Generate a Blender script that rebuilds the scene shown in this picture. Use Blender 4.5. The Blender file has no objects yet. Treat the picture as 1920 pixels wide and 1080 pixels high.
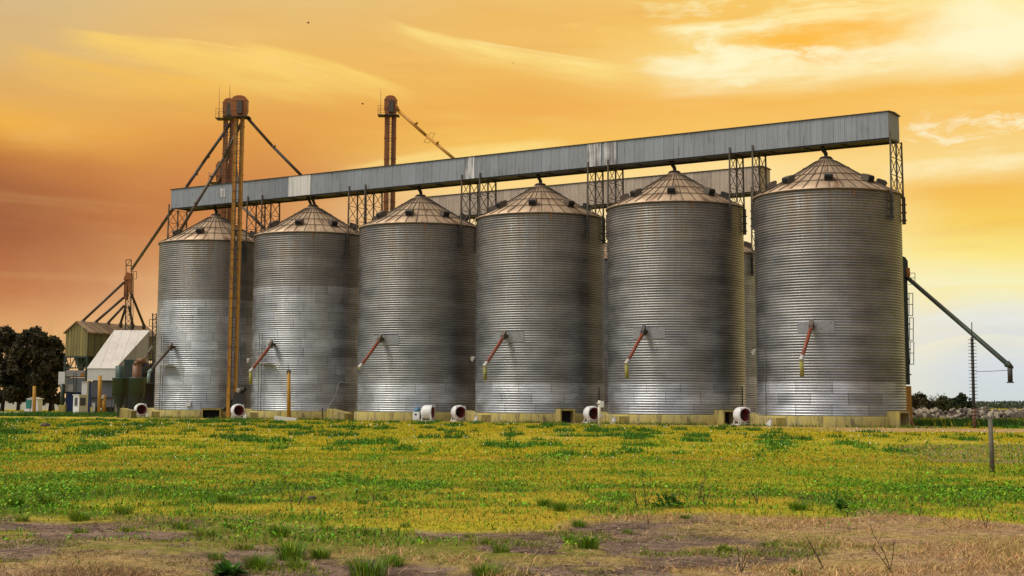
import bpy, math, random
import numpy as np
from math import sin, cos, pi, radians as R_, atan, atan2, floor, sqrt
random.seed(7); rng = np.random.default_rng(7)
scene = bpy.context.scene
COL = scene.collection

# ------------------------------------------------------------------ camera
F, TH, RHO, SY, H = 2728.95, .1146, .0047, -98.99, 1.6325
c_, s_ = cos(TH), sin(TH); cr, sr = cos(RHO), sin(RHO)
FW = np.array([0, c_, s_]); U0 = np.array([0, -s_, c_]); R0 = np.array([1., 0, 0])
RT = cr*R0 + sr*U0; UP = -sr*R0 + cr*U0
CAM = np.array([0, 0, H])
def ray(px, py): return FW + RT*(px-960)/F - UP*(py-540-SY)/F
def at(px, py, Y):
    d = ray(px, py); return CAM + d*(Y/d[1])
def gnd(px, py, z=0.):
    d = ray(px, py); return CAM + d*((z-H)/d[2])
def gx(px, Y): return float(at(px, 760, Y)[0])
cam = bpy.data.cameras.new('camera'); co = bpy.data.objects.new('camera', cam); COL.objects.link(co)
from mathutils import Matrix, Vector
co.matrix_world = Matrix(((RT[0], UP[0], -FW[0], 0), (RT[1], UP[1], -FW[1], 0), (RT[2], UP[2], -FW[2], H), (0, 0, 0, 1)))
cam.sensor_width = 36; cam.lens = F/1920*36; cam.shift_y = SY/1920
cam.clip_start = .1; cam.clip_end = 20000
scene.camera = co

# ------------------------------------------------------------------ row frame of the silos
AL = .5883; RAD = 5.6; SP = 13.2302; ZC = .744; ZE = 17.635; ZA = 20.826
D = np.array([cos(AL), -sin(AL), 0]); NN = np.array([-sin(AL), -cos(AL), 0]); O = np.array([-30.5353, 148.9842, 0])
def row(t, off, z=0.): return O + D*t + NN*off + np.array([0, 0, z])
ROT = -AL       # local +x along the row, local -y toward the field

# ------------------------------------------------------------------ node helper
class T:
    def __init__(s, tree): s.t = tree; s.n = tree.nodes; s.l = tree.links
    def node(s, typ, **kw):
        n = s.n.new(typ)
        for k, v in kw.items(): setattr(n, k, v)
        return n
    def put(s, sock, v):
        if isinstance(v, bpy.types.NodeSocket): s.l.new(v, sock)
        elif v is not None:
            try: sock.default_value = v
            except Exception: sock.default_value = (*v, 1)
    def m(s, op, a, b=None, c=None, clamp=False):
        n = s.node('ShaderNodeMath', operation=op, use_clamp=clamp)
        for i, v in enumerate((a, b, c)):
            if v is not None: s.put(n.inputs[i], v)
        return n.outputs[0]
    def add(s, a, b): return s.m('ADD', a, b)
    def sub(s, a, b): return s.m('SUBTRACT', a, b)
    def mul(s, a, b): return s.m('MULTIPLY', a, b)
    def mr(s, v, a, b, c=0., d=1., smooth=True):
        n = s.node('ShaderNodeMapRange', interpolation_type='SMOOTHSTEP' if smooth else 'LINEAR')
        for i, x in enumerate((v, a, b, c, d)): s.put(n.inputs[i], x)
        return n.outputs[0]
    def mix(s, f, a, b, blend='MIX'):
        n = s.node('ShaderNodeMix', data_type='RGBA', blend_type=blend)
        s.put(n.inputs[0], f); s.put(n.inputs[6], a if isinstance(a, bpy.types.NodeSocket) else (*a, 1)[:4]); s.put(n.inputs[7], b if isinstance(b, bpy.types.NodeSocket) else (*b, 1)[:4])
        return n.outputs[2]
    def xyz(s, v):
        n = s.node('ShaderNodeSeparateXYZ'); s.put(n.inputs[0], v); return n.outputs
    def vec(s, x, y, z=0.):
        n = s.node('ShaderNodeCombineXYZ')
        for i, v in enumerate((x, y, z)): s.put(n.inputs[i], v)
        return n.outputs[0]
    def noise(s, v, scale=1., detail=4., rough=.55, dist=0., lac=2.):
        n = s.node('ShaderNodeTexNoise'); s.put(n.inputs['Vector'], v); n.inputs['Scale'].default_value = scale
        n.inputs['Detail'].default_value = detail; n.inputs['Roughness'].default_value = rough; n.inputs['Distortion'].default_value = dist
        return n.outputs['Fac']
    def white(s, v):
        n = s.node('ShaderNodeTexWhiteNoise', noise_dimensions='3D'); s.put(n.inputs[0], v); return n.outputs['Value']
    def ramp(s, f, stops, interp='LINEAR'):
        n = s.node('ShaderNodeValToRGB'); r = n.color_ramp; r.interpolation = interp
        while len(r.elements) < len(stops): r.elements.new(.5)
        for e, (p, c) in zip(r.elements, stops): e.position = p; e.color = (*c, 1)
        s.put(n.inputs[0], f); return n.outputs[0]
    def obj(s): return s.node('ShaderNodeTexCoord').outputs['Object']
    def rand(s): return s.node('ShaderNodeObjectInfo').outputs['Random']
    def attr(s, name, typ='GEOMETRY'):
        return s.node('ShaderNodeAttribute', attribute_name=name, attribute_type=typ)
    def bump(s, h, strength=.4, dist=.02):
        n = s.node('ShaderNodeBump'); n.inputs['Strength'].default_value = strength; n.inputs['Distance'].default_value = dist
        s.put(n.inputs['Height'], h); return n.outputs[0]
def mat(name):
    m = bpy.data.materials.new(name); m.use_nodes = True; g = T(m.node_tree)
    b = m.node_tree.nodes['Principled BSDF']
    return m, g, b
def setb(g, b, col=None, rough=.6, metal=0., normal=None, spec=None):
    if col is not None: g.put(b.inputs['Base Color'], col if isinstance(col, bpy.types.NodeSocket) else (*col, 1))
    g.put(b.inputs['Roughness'], rough); g.put(b.inputs['Metallic'], metal)
    if normal is not None: g.put(b.inputs['Normal'], normal)
    if spec is not None: b.inputs['Specular IOR Level'].default_value = spec
def lin(r, g, b):
    f = lambda x: ((x/255+.055)/1.055)**2.4 if x > 10 else x/255/12.92
    return (f(r), f(g), f(b))

M = {}
def painted(key, col, rust=(.13, .045, .015), amount=.5, rough=.55, metal=0., scale=1.2, dark=.55):
    """weathered paint: patches of rust, soft grime, fine mottling"""
    m, g, b = mat(key); o = g.obj(); r = g.rand()
    off = g.node('ShaderNodeVectorMath', operation='ADD'); g.put(off.inputs[0], o); g.put(off.inputs[1], g.vec(g.mul(r, 37.), g.mul(r, 11.), g.mul(r, 5.)))
    v = off.outputs[0]
    n1 = g.noise(v, scale, 6, .65); n2 = g.noise(v, scale*5, 4, .6)
    x = g.xyz(v); st = g.noise(g.vec(g.mul(x[0], 6.), g.mul(x[1], 6.), g.mul(x[2], .5)), 1., 4, .6)
    f = g.mr(g.add(g.mul(n1, .7), g.mul(st, .3)), .62-.22*amount, .78-.2*amount)
    c = g.mix(f, col, rust)
    c = g.mix(g.mr(n2, .3, .75, dark, 0.), c, tuple(k*.45 for k in col))
    setb(g, b, c, g.mr(n2, .3, .7, rough-.1, rough+.15), metal, g.bump(n2, .25, .01)); M[key] = m; return m
painted('mustard', (.62, .27, .014), (.34, .10, .014), .55)
painted('rust_orange', (.40, .13, .016), (.15, .045, .012), .5)
painted('rust_pipe', (.22, .10, .04), (.09, .035, .015), .5)
painted('cyclone_green', (.045, .085, .055), (.12, .07, .03), .3, .5, .1)
painted('rust_red', (.26, .055, .016), (.08, .02, .012), .4)
painted('dark_steel', (.045, .04, .032), (.09, .035, .015), .5, .6, .2)
painted('frame_steel', (.12, .095, .065), (.13, .05, .018), .55, .6, .2)
painted('pale_steel', (.60, .57, .51), (.2, .09, .04), .35, .5, .3)
painted('patch_steel', (.34, .34, .335), (.2, .12, .07), .25, .5, .5)
painted('green_steel', (.028, .048, .030), (.10, .05, .02), .5, .55, .1)
painted('blue_steel', (.012, .03, .12), (.03, .03, .05), .3)
painted('white_paint', (.72, .69, .62), (.25, .14, .06), .2, .5, 0, 1.5, .3)
painted('fan_white', (.78, .76, .72), (.3, .17, .08), .12, .45, 0, 1.5, .25)
painted('fan_red', (.16, .02, .015), (.05, .012, .01), .5)
painted('sleeve', (.34, .30, .06), (.05, .16, .12), .6, .8)
painted('pale_green', (.25, .33, .27), (.12, .1, .06), .4)
painted('post_wood', (.52, .25, .02), (.2, .09, .02), .35, .75)
painted('post_grey', (.17, .145, .10), (.08, .065, .045), .6, .9, 0, 6.)
painted('pale_wood', (.62, .56, .40), (.25, .18, .1), .3, .8)
painted('motor_blue', (.12, .28, .42), (.1, .1, .1), .3)
painted('cream_paint', (.80, .74, .56), (.3, .2, .12), .2)
painted('teal', (.02, .22, .16), (.02, .08, .06), .3)
painted('spout_brown', (.10, .065, .035), (.05, .02, .012), .5)
painted('orange_paint', (.55, .2, .02), (.2, .06, .02), .3)
painted('glass_dark', (.02, .025, .03), (.03, .03, .03), .1, .15)
m, g, b = mat('hole_black'); setb(g, b, (.012, .011, .01), .9); M['hole_black'] = m
m, g, b = mat('bird'); setb(g, b, (.10, .035, .015), .9); M['bird'] = m

def silo_wall_mat():
    m, g, b = mat('galvanized_corrugated'); o = g.obj(); x = g.xyz(o); r = g.rand()
    th = g.m('ARCTAN2', x[1], x[0]); z = g.sub(x[2], ZC)
    ring = g.m('FLOOR', g.m('DIVIDE', z, .845)); fr = g.m('FRACT', g.m('DIVIDE', z, .845))
    jit = g.white(g.vec(ring, g.mul(r, 91.), 3.))
    pu = g.add(g.mul(th, RAD/2.75), g.add(jit, 20.)); pn = g.m('FLOOR', pu); pf = g.m('FRACT', pu)
    tone = g.white(g.vec(ring, pn, g.mul(r, 77.)))
    tone2 = g.white(g.vec(g.add(ring, 31.), 5., g.mul(r, 13.)))
    band = g.attr('band', 'OBJECT').outputs['Fac']
    newer = g.mr(z, g.sub(band, .02), g.add(band, .02), 1., 0.)
    n = g.noise(g.vec(g.add(g.mul(x[0], .35), g.mul(r, 50.)), g.mul(x[1], .35), g.mul(x[2], .9)), 1., 5, .6)
    st = g.noise(g.vec(g.add(g.mul(th, 16.), g.mul(r, 30.)), 0., g.mul(x[2], .22)), 1., 5, .65)
    fine = g.noise(o, 14., 3, .6)
    base = g.mix(newer, (.42, .43, .435), (.57, .595, .63))
    v = g.add(.66, g.add(g.mul(tone, g.add(.05, g.mul(newer, .26))), g.mul(tone2, .16)))
    v = g.mul(v, g.mr(n, .25, .75, .72, 1.22)); v = g.mul(v, g.mr(fine, .2, .8, .85, 1.15))
    base = g.mix(1., base, g.vec(v, v, v), 'MULTIPLY')
    # brown streaks; their increase upward is warm light painted into the wall colour
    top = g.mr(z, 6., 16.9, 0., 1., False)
    warm_tint = g.mul(g.mr(g.add(g.mul(st, .75), g.mul(n, .5)), .40, .82), g.add(.10, g.mul(top, .62)))
    base = g.mix(warm_tint, base, (.25, .165, .095))
    seam = g.m('MAXIMUM', g.mul(g.mr(g.m('ABSOLUTE', g.sub(fr, .5)), .455, .49), g.add(.08, g.mul(newer, .2))), g.mul(g.mr(g.m('ABSOLUTE', g.sub(pf, .5)), .488, .496), g.add(.12, g.mul(newer, .5))))
    base = g.mix(seam, base, (.06, .055, .05))
    setb(g, b, base, g.add(g.mr(n, .2, .8, .35, .47), g.mul(warm_tint, .12)), g.sub(.93, g.mul(warm_tint, .35))); return m
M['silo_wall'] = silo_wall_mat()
def sheet_mat(key, col, rust, amount, axis=0, pitch=.9, metal=.5, rough=.5, tonev=.35, rib=.15, seam=.465):
    """sheet cladding: vertical sheets of slightly different age, ribs, streaks"""
    m, g, b = mat(key); o = g.obj(); x = g.xyz(o)
    a = g.m('DIVIDE', x[axis], pitch); pn = g.m('FLOOR', a); pf = g.m('FRACT', a)
    tone = g.white(g.vec(pn, 3., 8.)); n = g.noise(o, .5, 5, .6)
    st = g.noise(g.vec(g.mul(x[0], 5.), g.mul(x[1], 5.), g.mul(x[2], .35)), 1., 5, .65)
    c = g.mix(g.mr(g.add(g.mul(st, .7), g.mul(n, .4)), .62-.25*amount, .85-.2*amount), col, rust)
    v = g.add(1-tonev*.5, g.mul(tone, tonev)); v = g.mul(v, g.mr(st, .2, .8, .85, 1.15))
    c = g.mix(1., c, g.vec(v, v, v), 'MULTIPLY')
    c = g.mix(g.mul(g.mr(g.m('ABSOLUTE', g.sub(pf, .5)), seam, seam+.03), .5 if seam > .45 else .8), c, (.05, .05, .05))
    w = g.m('SINE', g.mul(x[axis], 2*pi/rib))
    setb(g, b, c, rough, metal, g.bump(w, .35, .02)); M[key] = m
sheet_mat('gallery_sheet', (.26, .275, .28), (.10, .08, .065), .3, 0, .92, .3, .55, .16)
sheet_mat('gallery_white', (.66, .62, .55), (.5, .42, .33), .2, 0, 1.0, .0, .6, .05)
sheet_mat('gallery_peel', (.16, .15, .15), (.62, .6, .56), .75, 0, 1.4, .2, .6, .2)
sheet_mat('gallery_tan', (.46, .36, .25), (.18, .10, .05), .35, 0, .92, .25, .6, .25)
sheet_mat('green_sheet', (.26, .20, .04), (.15, .075, .02), .4, 0, .42, .1, .6, .35, .42, .36)
sheet_mat('green_sheet_side', (.15, .13, .045), (.12, .06, .02), .35, 1, 1.1, .1, .6, .35, 1.1, .40)
sheet_mat('rust_roof', (.27, .19, .10), (.24, .08, .025), .6, 1, 1.3, .1, .6, .6, .65, .40)
sheet_mat('shed_roof', (.60, .54, .46), (.35, .26, .18), .35, 0, 1.1, .1, .6, .1, .2)
sheet_mat('shed_wall', (.36, .35, .36), (.2, .16, .14), .3, 1, 1.1, .3, .55, .3, .2)
sheet_mat('shed_back', (.16, .16, .18), (.1, .08, .07), .3, 0, 1.4, .3, .55, .3, .2)
sheet_mat('white_wall', (.70, .64, .54), (.4, .34, .25), .3, 0, 3., 0, .8, .1, 2.)
def roof_mat():
    m, g, b = mat('silo_roof_sheet'); o = g.obj(); x = g.xyz(o); r = g.rand()
    th = g.m('ARCTAN2', x[1], x[0]); pu = g.mul(th, 36/(2*pi)); pn = g.m('FLOOR', pu)
    tone = g.white(g.vec(pn, g.mul(r, 33.), 1.))
    st = g.noise(g.vec(g.add(g.mul(th, 9.), g.mul(r, 20.)), 0., g.mul(x[2], .7)), 1., 5, .65); n = g.noise(o, .8, 5, .6)
    c = g.mix(g.mr(g.add(g.mul(st, .8), g.mul(n, .3)), .5, .75), (.47, .33, .20), (.19, .085, .035))
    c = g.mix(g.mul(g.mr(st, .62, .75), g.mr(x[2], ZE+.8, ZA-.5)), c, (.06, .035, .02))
    v = g.add(.85, g.mul(tone, .3)); c = g.mix(1., c, g.vec(v, v, v), 'MULTIPLY')
    setb(g, b, c, .5, .3); return m
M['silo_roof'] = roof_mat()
def concrete_mat():
    m, g, b = mat('stained_concrete'); o = g.obj(); x = g.xyz(o)
    n = g.noise(o, .7, 6, .65); st = g.noise(g.vec(g.mul(x[0], 3.), g.mul(x[1], 3.), g.mul(x[2], .6)), 1., 5, .65); f = g.noise(o, 9., 5, .7)
    c = g.mix(g.mr(n, .3, .7), (.44, .34, .075), (.36, .30, .11))
    c = g.mix(g.mr(st, .46, .70), c, (.12, .09, .045)); c = g.mix(g.mr(n, .56, .66, 0., .75), c, (.20, .16, .075)); c = g.mix(g.mr(f, .55, .8, 0., .6), c, (.12, .1, .06))
    c = g.mix(g.mr(g.add(n, g.mul(f, .3)), .80, .88, 0., .8), c, (.6, .57, .5))
    setb(g, b, c, .9, 0, g.bump(f, .4, .02)); return m
M['concrete'] = concrete_mat()
def blade_mat(key, rough=.7, trans=.25):
    m, g, b = mat(key); a = g.attr('tint').outputs['Color']
    setb(g, b, a, rough, 0, spec=.25)
    t = g.node('ShaderNodeBsdfTranslucent'); g.put(t.inputs[0], a); ms = g.node('ShaderNodeMixShader'); ms.inputs[0].default_value = trans
    g.l.new(b.outputs[0], ms.inputs[1]); g.l.new(t.outputs[0], ms.inputs[2]); g.l.new(ms.outputs[0], g.n['Material Output'].inputs[0]); M[key] = m
blade_mat('grass_blade'); blade_mat('leaf', .6, .2); blade_mat('straw', .85, .1)
def rock_mat():
    m, g, b = mat('rubble_rock'); o = g.obj(); r = g.rand(); n = g.noise(o, 2.5, 6, .7); f = g.noise(o, 12., 4, .7)
    c = g.mix(g.m('POWER', r, 1.6), (.07, .052, .034), (.46, .38, .27)); c = g.mix(g.mr(n, .52, .75, 0., .7), c, (.16, .13, .1))
    setb(g, b, c, .95, 0, g.bump(f, .6, .03)); return m
M['rock'] = rock_mat()
def bark(key, c1, c2):
    m, g, b = mat(key); o = g.obj(); n = g.noise(o, 6., 5, .7); setb(g, b, g.mix(g.mr(n, .3, .7), c1, c2), .95, 0, g.bump(n, .6, .03)); M[key] = m
bark('bark_dark', (.035, .025, .018), (.07, .05, .035)); bark('bark_bare', (.10, .07, .04), (.05, .035, .02)); bark('weed_stem', (.12, .075, .03), (.07, .04, .02))
bark('far_hill', (.05, .062, .045), (.075, .085, .06))  # slight haze of distance mixed into this green
bark('earth', (.06, .045, .03), (.12, .09, .06))

# ------------------------------------------------------------------ mesh helpers
class MB:
    def __init__(s): s.v = []; s.f = []; s.sm = []
    def addm(s, vs, fs, smooth=False):
        k = len(s.v); s.v += [tuple(map(float, p)) for p in vs]; s.f += [tuple(i+k for i in f) for f in fs]; s.sm += [smooth]*len(fs); return s
    def box(s, c, size, rz=0., bevel=0.):
        hx, hy, hz = [q/2 for q in size]; C, S = cos(rz), sin(rz); vs = []
        for z in (-hz, hz):
            for x, y in ((-hx, -hy), (hx, -hy), (hx, hy), (-hx, hy)): vs.append((c[0]+x*C-y*S, c[1]+x*S+y*C, c[2]+z))
        return s.addm(vs, [(3, 2, 1, 0), (4, 5, 6, 7), (0, 1, 5, 4), (1, 2, 6, 5), (2, 3, 7, 6), (3, 0, 4, 7)])
    def basis(s, p0, p1, upv=(0, 0, 1)):
        p0 = np.array(p0, float); p1 = np.array(p1, float); d = p1-p0; L = np.linalg.norm(d); d = d/L
        u = np.array(upv, float)
        if abs(d@u) > .99: u = np.array([1., 0, 0])
        a = np.cross(d, u); a /= np.linalg.norm(a); b = np.cross(a, d); return p0, p1, d, a, b
    def bar(s, p0, p1, w, h=None, upv=(0, 0, 1)):
        h = h or w; p0, p1, d, a, b = s.basis(p0, p1, upv); vs = []
        for p in (p0, p1):
            for x, y in ((-w/2, -h/2), (w/2, -h/2), (w/2, h/2), (-w/2, h/2)): vs.append(p+a*x+b*y)
        return s.addm(vs, [(0, 1, 2, 3), (7, 6, 5, 4), (0, 4, 5, 1), (1, 5, 6, 2), (2, 6, 7, 3), (3, 7, 4, 0)])
    def tube(s, p0, p1, r0, r1=None, n=10, cap=True):
        r1 = r0 if r1 is None else r1; p0, p1, d, a, b = s.basis(p0, p1); vs = []
        for p, r in ((p0, r0), (p1, r1)):
            for k in range(n): t = 2*pi*k/n; vs.append(p+a*(r*cos(t))+b*(r*sin(t)))
        s.addm(vs, [(k, (k+1) % n, n+(k+1) % n, n+k) for k in range(n)], True)
        if cap: k = len(s.v)-2*n; s.f += [tuple(k+i for i in reversed(range(n))), tuple(k+n+i for i in range(n))]; s.sm += [False]*2
        return s
    def path(s, pts, r, n=8):
        for i in range(len(pts)-1):
            rr = r if not hasattr(r, '__len__') else r[i]; r2 = r if not hasattr(r, '__len__') else r[i+1]
            s.tube(pts[i], pts[i+1], rr, r2, n)
        return s
    def lathe(s, prof, c=(0, 0, 0), n=32, axis=None, smooth=True):
        """prof: list of (r, h) revolved about the z axis, or about a given axis direction"""
        c = np.array(c, float)
        if axis is None: d, a, b = np.array([0, 0, 1.]), np.array([1., 0, 0]), np.array([0, 1., 0])
        else: _, _, d, a, b = s.basis((0, 0, 0), axis)
        vs = []
        for r, h in prof:
            for k in range(n): t = 2*pi*k/n; vs.append(c+d*h+a*(r*cos(t))+b*(r*sin(t)))
        fs = [(j*n+k, j*n+(k+1) % n, (j+1)*n+(k+1) % n, (j+1)*n+k) for j in range(len(prof)-1) for k in range(n)]
        return s.addm(vs, fs, smooth)
    def prism(s, poly, dvec):
        """poly: 3-D outline; extruded by dvec"""
        n = len(poly); poly = [np.array(p, float) for p in poly]; dv = np.array(dvec, float)
        vs = poly+[p+dv for p in poly]
        return s.addm(vs, [tuple(reversed(range(n))), tuple(range(n, 2*n))]+[(k, (k+1) % n, n+(k+1) % n, n+k) for k in range(n)])
    def build(s, name, m, parent=None, org=None, bevel=0.):
        me = bpy.data.meshes.new(name)
        o3 = np.zeros(3)
        if org is not None: o3 = np.array(org, float)
        elif parent is not None and parent.name in ORG: o3 = ORG[parent.name]
        V = np.array(s.v)-o3
        me.from_pydata([tuple(p) for p in V], [], s.f)
        me.polygons.foreach_set('use_smooth', s.sm); me.materials.append(M[m] if isinstance(m, str) else m); me.update()
        import bmesh
        bm = bmesh.new(); bm.from_mesh(me); bmesh.ops.recalc_face_normals(bm, faces=bm.faces); bm.to_mesh(me); bm.free()
        o = bpy.data.objects.new(name, me); COL.objects.link(o)
        if parent is not None: o.parent = parent
        else: o.location = o3
        ORG[o.name] = o3
        if bevel:
            md = o.modifiers.new('bevel', 'BEVEL'); md.width = bevel; md.segments = 2; md.limit_method = 'ANGLE'
        return o
ORG = {}
def tag(o, label=None, cat=None, group=None, kind=None):
    for k, v in (('label', label), ('category', cat), ('group', group), ('kind', kind)):
        if v: o[k] = v
    return o
def empty(name, loc, label=None, cat=None, group=None, rz=0.):
    o = bpy.data.objects.new(name, None); o.empty_display_size = .2; COL.objects.link(o); o.location = tuple(map(float, loc)); o.rotation_euler = (0, 0, rz)
    ORG[o.name] = np.array(loc, float) if rz == 0 else np.zeros(3)
    return tag(o, label, cat, group)
def copy_tree(o, parent=None):
    c = o.copy(); COL.objects.link(c); ORG[c.name] = ORG.get(o.name, np.zeros(3))
    if parent is not None: c.parent = parent
    for ch in [x for x in list(o.children)]: copy_tree(ch, c)
    return c
def raw(name, V, Fq, m, smooth=False, tint=None, kind=None, parent=None, loc=None):
    """fast mesh from numpy: Fq (n,3) or (n,4)"""
    me = bpy.data.meshes.new(name); k = Fq.shape[1]; n = len(Fq)
    me.vertices.add(len(V)); me.vertices.foreach_set('co', np.ascontiguousarray(V, np.float32).ravel())
    me.loops.add(n*k); me.loops.foreach_set('vertex_index', np.ascontiguousarray(Fq, np.int32).ravel())
    me.polygons.add(n); me.polygons.foreach_set('loop_start', np.arange(n, dtype=np.int32)*k)
    if smooth: me.polygons.foreach_set('use_smooth', np.ones(n, bool))
    if tint is not None:
        a = me.attributes.new('tint', 'FLOAT_COLOR', 'POINT'); t4 = np.ones((len(V), 4), np.float32); t4[:, :3] = tint; a.data.foreach_set('color', t4.ravel())
    me.materials.append(M[m] if isinstance(m, str) else m); me.update(calc_edges=True)
    o = bpy.data.objects.new(name, me); COL.objects.link(o)
    if parent is not None: o.parent = parent
    if loc is not None: o.location = tuple(map(float, loc))
    if kind: o['kind'] = kind
    ORG[o.name] = np.zeros(3)
    return o

# ------------------------------------------------------------------ noise for the ground cover
def vnoise(x, y, seed=0):
    xi = np.floor(x).astype(np.int64); yi = np.floor(y).astype(np.int64); xf = x-xi; yf = y-yi
    def h(a, b):
        n = (a*374761393 + b*668265263 + seed*974634541) & 0x7fffffff; n = ((n ^ (n >> 13))*1274126177) & 0x7fffffff
        return ((n ^ (n >> 16)) & 0xffff)/65535.
    u = xf*xf*(3-2*xf); v = yf*yf*(3-2*yf)
    return (h(xi, yi)*(1-u)+h(xi+1, yi)*u)*(1-v)+(h(xi, yi+1)*(1-u)+h(xi+1, yi+1)*u)*v
def fbm(x, y, seed=0, o=4):
    t = 0; a = .5; s = 0
    for k in range(o): t = t+a*vnoise(x, y, seed+k*17); s += a; a *= .55; x = x*2.03+3.1; y = y*2.03+7.7
    return t/s
def sst(x, a, b):
    t = np.clip((x-a)/(b-a), 0, 1); return t*t*(3-2*t)
def masks(x, y):
    """bare soil, dry straw, lush green, track: all 0..1, in world metres"""
    u = x/np.maximum(y, 1.)
    n1 = fbm(x*.35, y*.35, 1); n2 = fbm(x*1.1, y*1.1, 5); n3 = fbm(x*.12, y*.12, 9)
    edge = 21.4 + (n1-.5)*13 + (n3-.5)*7 + np.where(np.abs(u+.115) < .05, -2.2, 0) - 1.5*np.exp(-((u+.05)/.05)**2) + .9*sst(u, 0., .12)
    near = sst(edge-y, -.6, 1.)
    straw = near*np.clip(sst(u+(n1-.5)*.30, .13, .21)*(.55+.45*sst(n2, .38, .52)) + sst(15.9-y+(n1-.5)*4, 0, 1.6)*sst(-u+(n2-.5)*.1, .17, .22) + .5*sst(n2, .62, .72), 0, 1)
    strip = .8*near*sst(y-edge+1.5+2*(n2-.5), 0, .9)*sst(u, -.02, .04)
    straw = np.clip(straw+strip, 0, 1)
    farpatch = sst(np.exp(-((u-.33)/.085)**2-((y-52)/13.)**2)+1.1*(n1-.5)+.6*(n2-.5), .42, .62)*sst(u, .15, .22)
    creep = near*sst(n2+.7*(n1-.5)+.10*np.exp(-((u+.10)/.09)**2)-.12*sst(u, .02, .12), .60, .68)*sst(y, 13.5, 16)*(1-straw*.7)
    soil = np.clip((near-.9*creep)*(1-straw)+.8*farpatch, 0, 1)
    clump = sst(fbm(x*.75, y*.28, 21)+.18*(n3-.5), .63, .69)*sst(y, 36, 50)
    mid = sst(n2*.6+n1*.5+.17*np.exp(-((y-26)/6.)**2)+.07*sst(-u, .12, .3)-.10*sst(y, 32, 46)+.04*sst(u, .2, .33), .56, .84)*(1-sst(y, 60, 90))
    left = sst(-u+.1*(n1-.5), .31, .36)*.8
    gr = np.clip(np.maximum(np.maximum(mid, clump), left*sst(n2, .35, .6)), 0, 1)*(1-near)*(1-.8*farpatch)
    gr = np.maximum(gr, .75*creep)
    rx, ry = x-O[0], y-O[1]
    t = rx*D[0]+ry*D[1]; off = rx*NN[0]+ry*NN[1]
    tr = sst(off+(n2-.5)*1., 5.2, 6.)*sst(-off+(n1-.5)*2.2, -7.6-.20*np.clip(t-30, 0, 60)-3*(n2-.5), -6.8-.10*np.clip(t-30, 0, 60))*sst(t, 0, 40)*.9
    tr = np.maximum(tr, sst(y+(n1-.5)*5, 86, 90)*sst(-y+(n2-.5)*3, -104, -100)*sst(u, .17, .24))
    tr = np.maximum(tr, sst(off, -40, -30)*sst(-off, -5.7, -5.2)*sst(t, -22, -12)*sst(-t, -78, -74)*.9)
    return near, soil*(1-tr), straw, gr*(1-tr), tr

def ground():
    ang = np.radians(np.concatenate([np.arange(-180, -34, 6.), np.arange(-34, 34.01, .22), np.arange(40, 181, 6.)]))
    rad = np.concatenate([[.0], np.arange(.6, 11, .6), 11*1.0135**np.arange(0, 190), 140*1.06**np.arange(1, 62)])
    A, Rr = np.meshgrid(ang, rad); X = Rr*np.sin(A); Y = Rr*np.cos(A)
    Z = (fbm(X*.25, Y*.25, 3)-.5)*.16*sst(-Rr, -90, -60) + (fbm(X*1.6, Y*1.6, 13)-.5)*.05*sst(-Rr, -40, -25)
    near, soil, straw, gr, tr = masks(X, Y)
    Z = Z + sst(soil, 0, 1)*-.03
    na = len(ang); i = np.arange(len(rad)-1)[:, None]*na+np.arange(na-1)[None]
    Fq = np.stack([i, i+1, i+1+na, i+na], -1).reshape(-1, 4)
    Fq = Fq[:, ::-1]
    V = np.stack([X, Y, Z], -1).reshape(-1, 3)
    m, g, b = mat('field_ground'); p = g.obj()
    a = g.xyz(g.attr('tint').outputs['Vector']); soi, stw, grn = a
    track = g.attr('track').outputs['Fac']
    n1 = g.noise(p, 1.3, 8, .68); n2 = g.noise(p, 7., 6, .7); n3 = g.noise(p, .22, 4, .6); n4 = g.noise(p, 30., 3, .7)
    c = g.mix(g.mr(n2, .3, .7), (.48, .40, .010), (.22, .20, .010))
    c = g.mix(g.mr(n3, .35, .65), c, g.mix(g.mr(n2, .3, .7), (.46, .30, .02), (.34, .29, .016)))
    c = g.mix(grn, c, g.mix(g.mr(n2, .3, .7), (.075, .13, .008), (.02, .045, .006)))
    s1 = g.mix(g.mr(n1, .35, .65), (.23, .155, .11), (.11, .068, .047)); s1 = g.mix(g.mr(g.add(g.mul(n2, .6), g.mul(n1, .4)), .47, .60, 0., .9), s1, (.055, .034, .026)); s1 = g.mix(g.mr(n4, .55, .75, 0., .6), s1, (.36, .27, .20))
    c = g.mix(soi, c, s1)
    c = g.mix(stw, c, g.mix(g.mr(n2, .3, .7), (.42, .27, .13), (.15, .09, .05)))
    c = g.mix(track, c, g.mix(g.mr(n1, .3, .7), (.45, .29, .12), (.30, .17, .07)))
    h = g.add(g.mul(n1, .5), g.add(g.mul(n2, .4), g.mul(n4, .25)))
    setb(g, b, c, .95, 0, g.bump(h, .8, .06), .2)
    o = raw('ground', V, Fq, m, True, np.stack([soil, straw, gr], -1).reshape(-1, 3), 'structure')
    at_ = o.data.attributes.new('track', 'FLOAT', 'POINT'); at_.data.foreach_set('value', tr.ravel().astype(np.float32))
    return o
ground()
def gz(x, y):
    r = np.hypot(x, y); n = masks(x, y)
    return (fbm(x*.25, y*.25, 3)-.5)*.16*sst(-r, -90, -60) + (fbm(x*1.6, y*1.6, 13)-.5)*.05*sst(-r, -40, -25)-.03*n[1]

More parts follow.
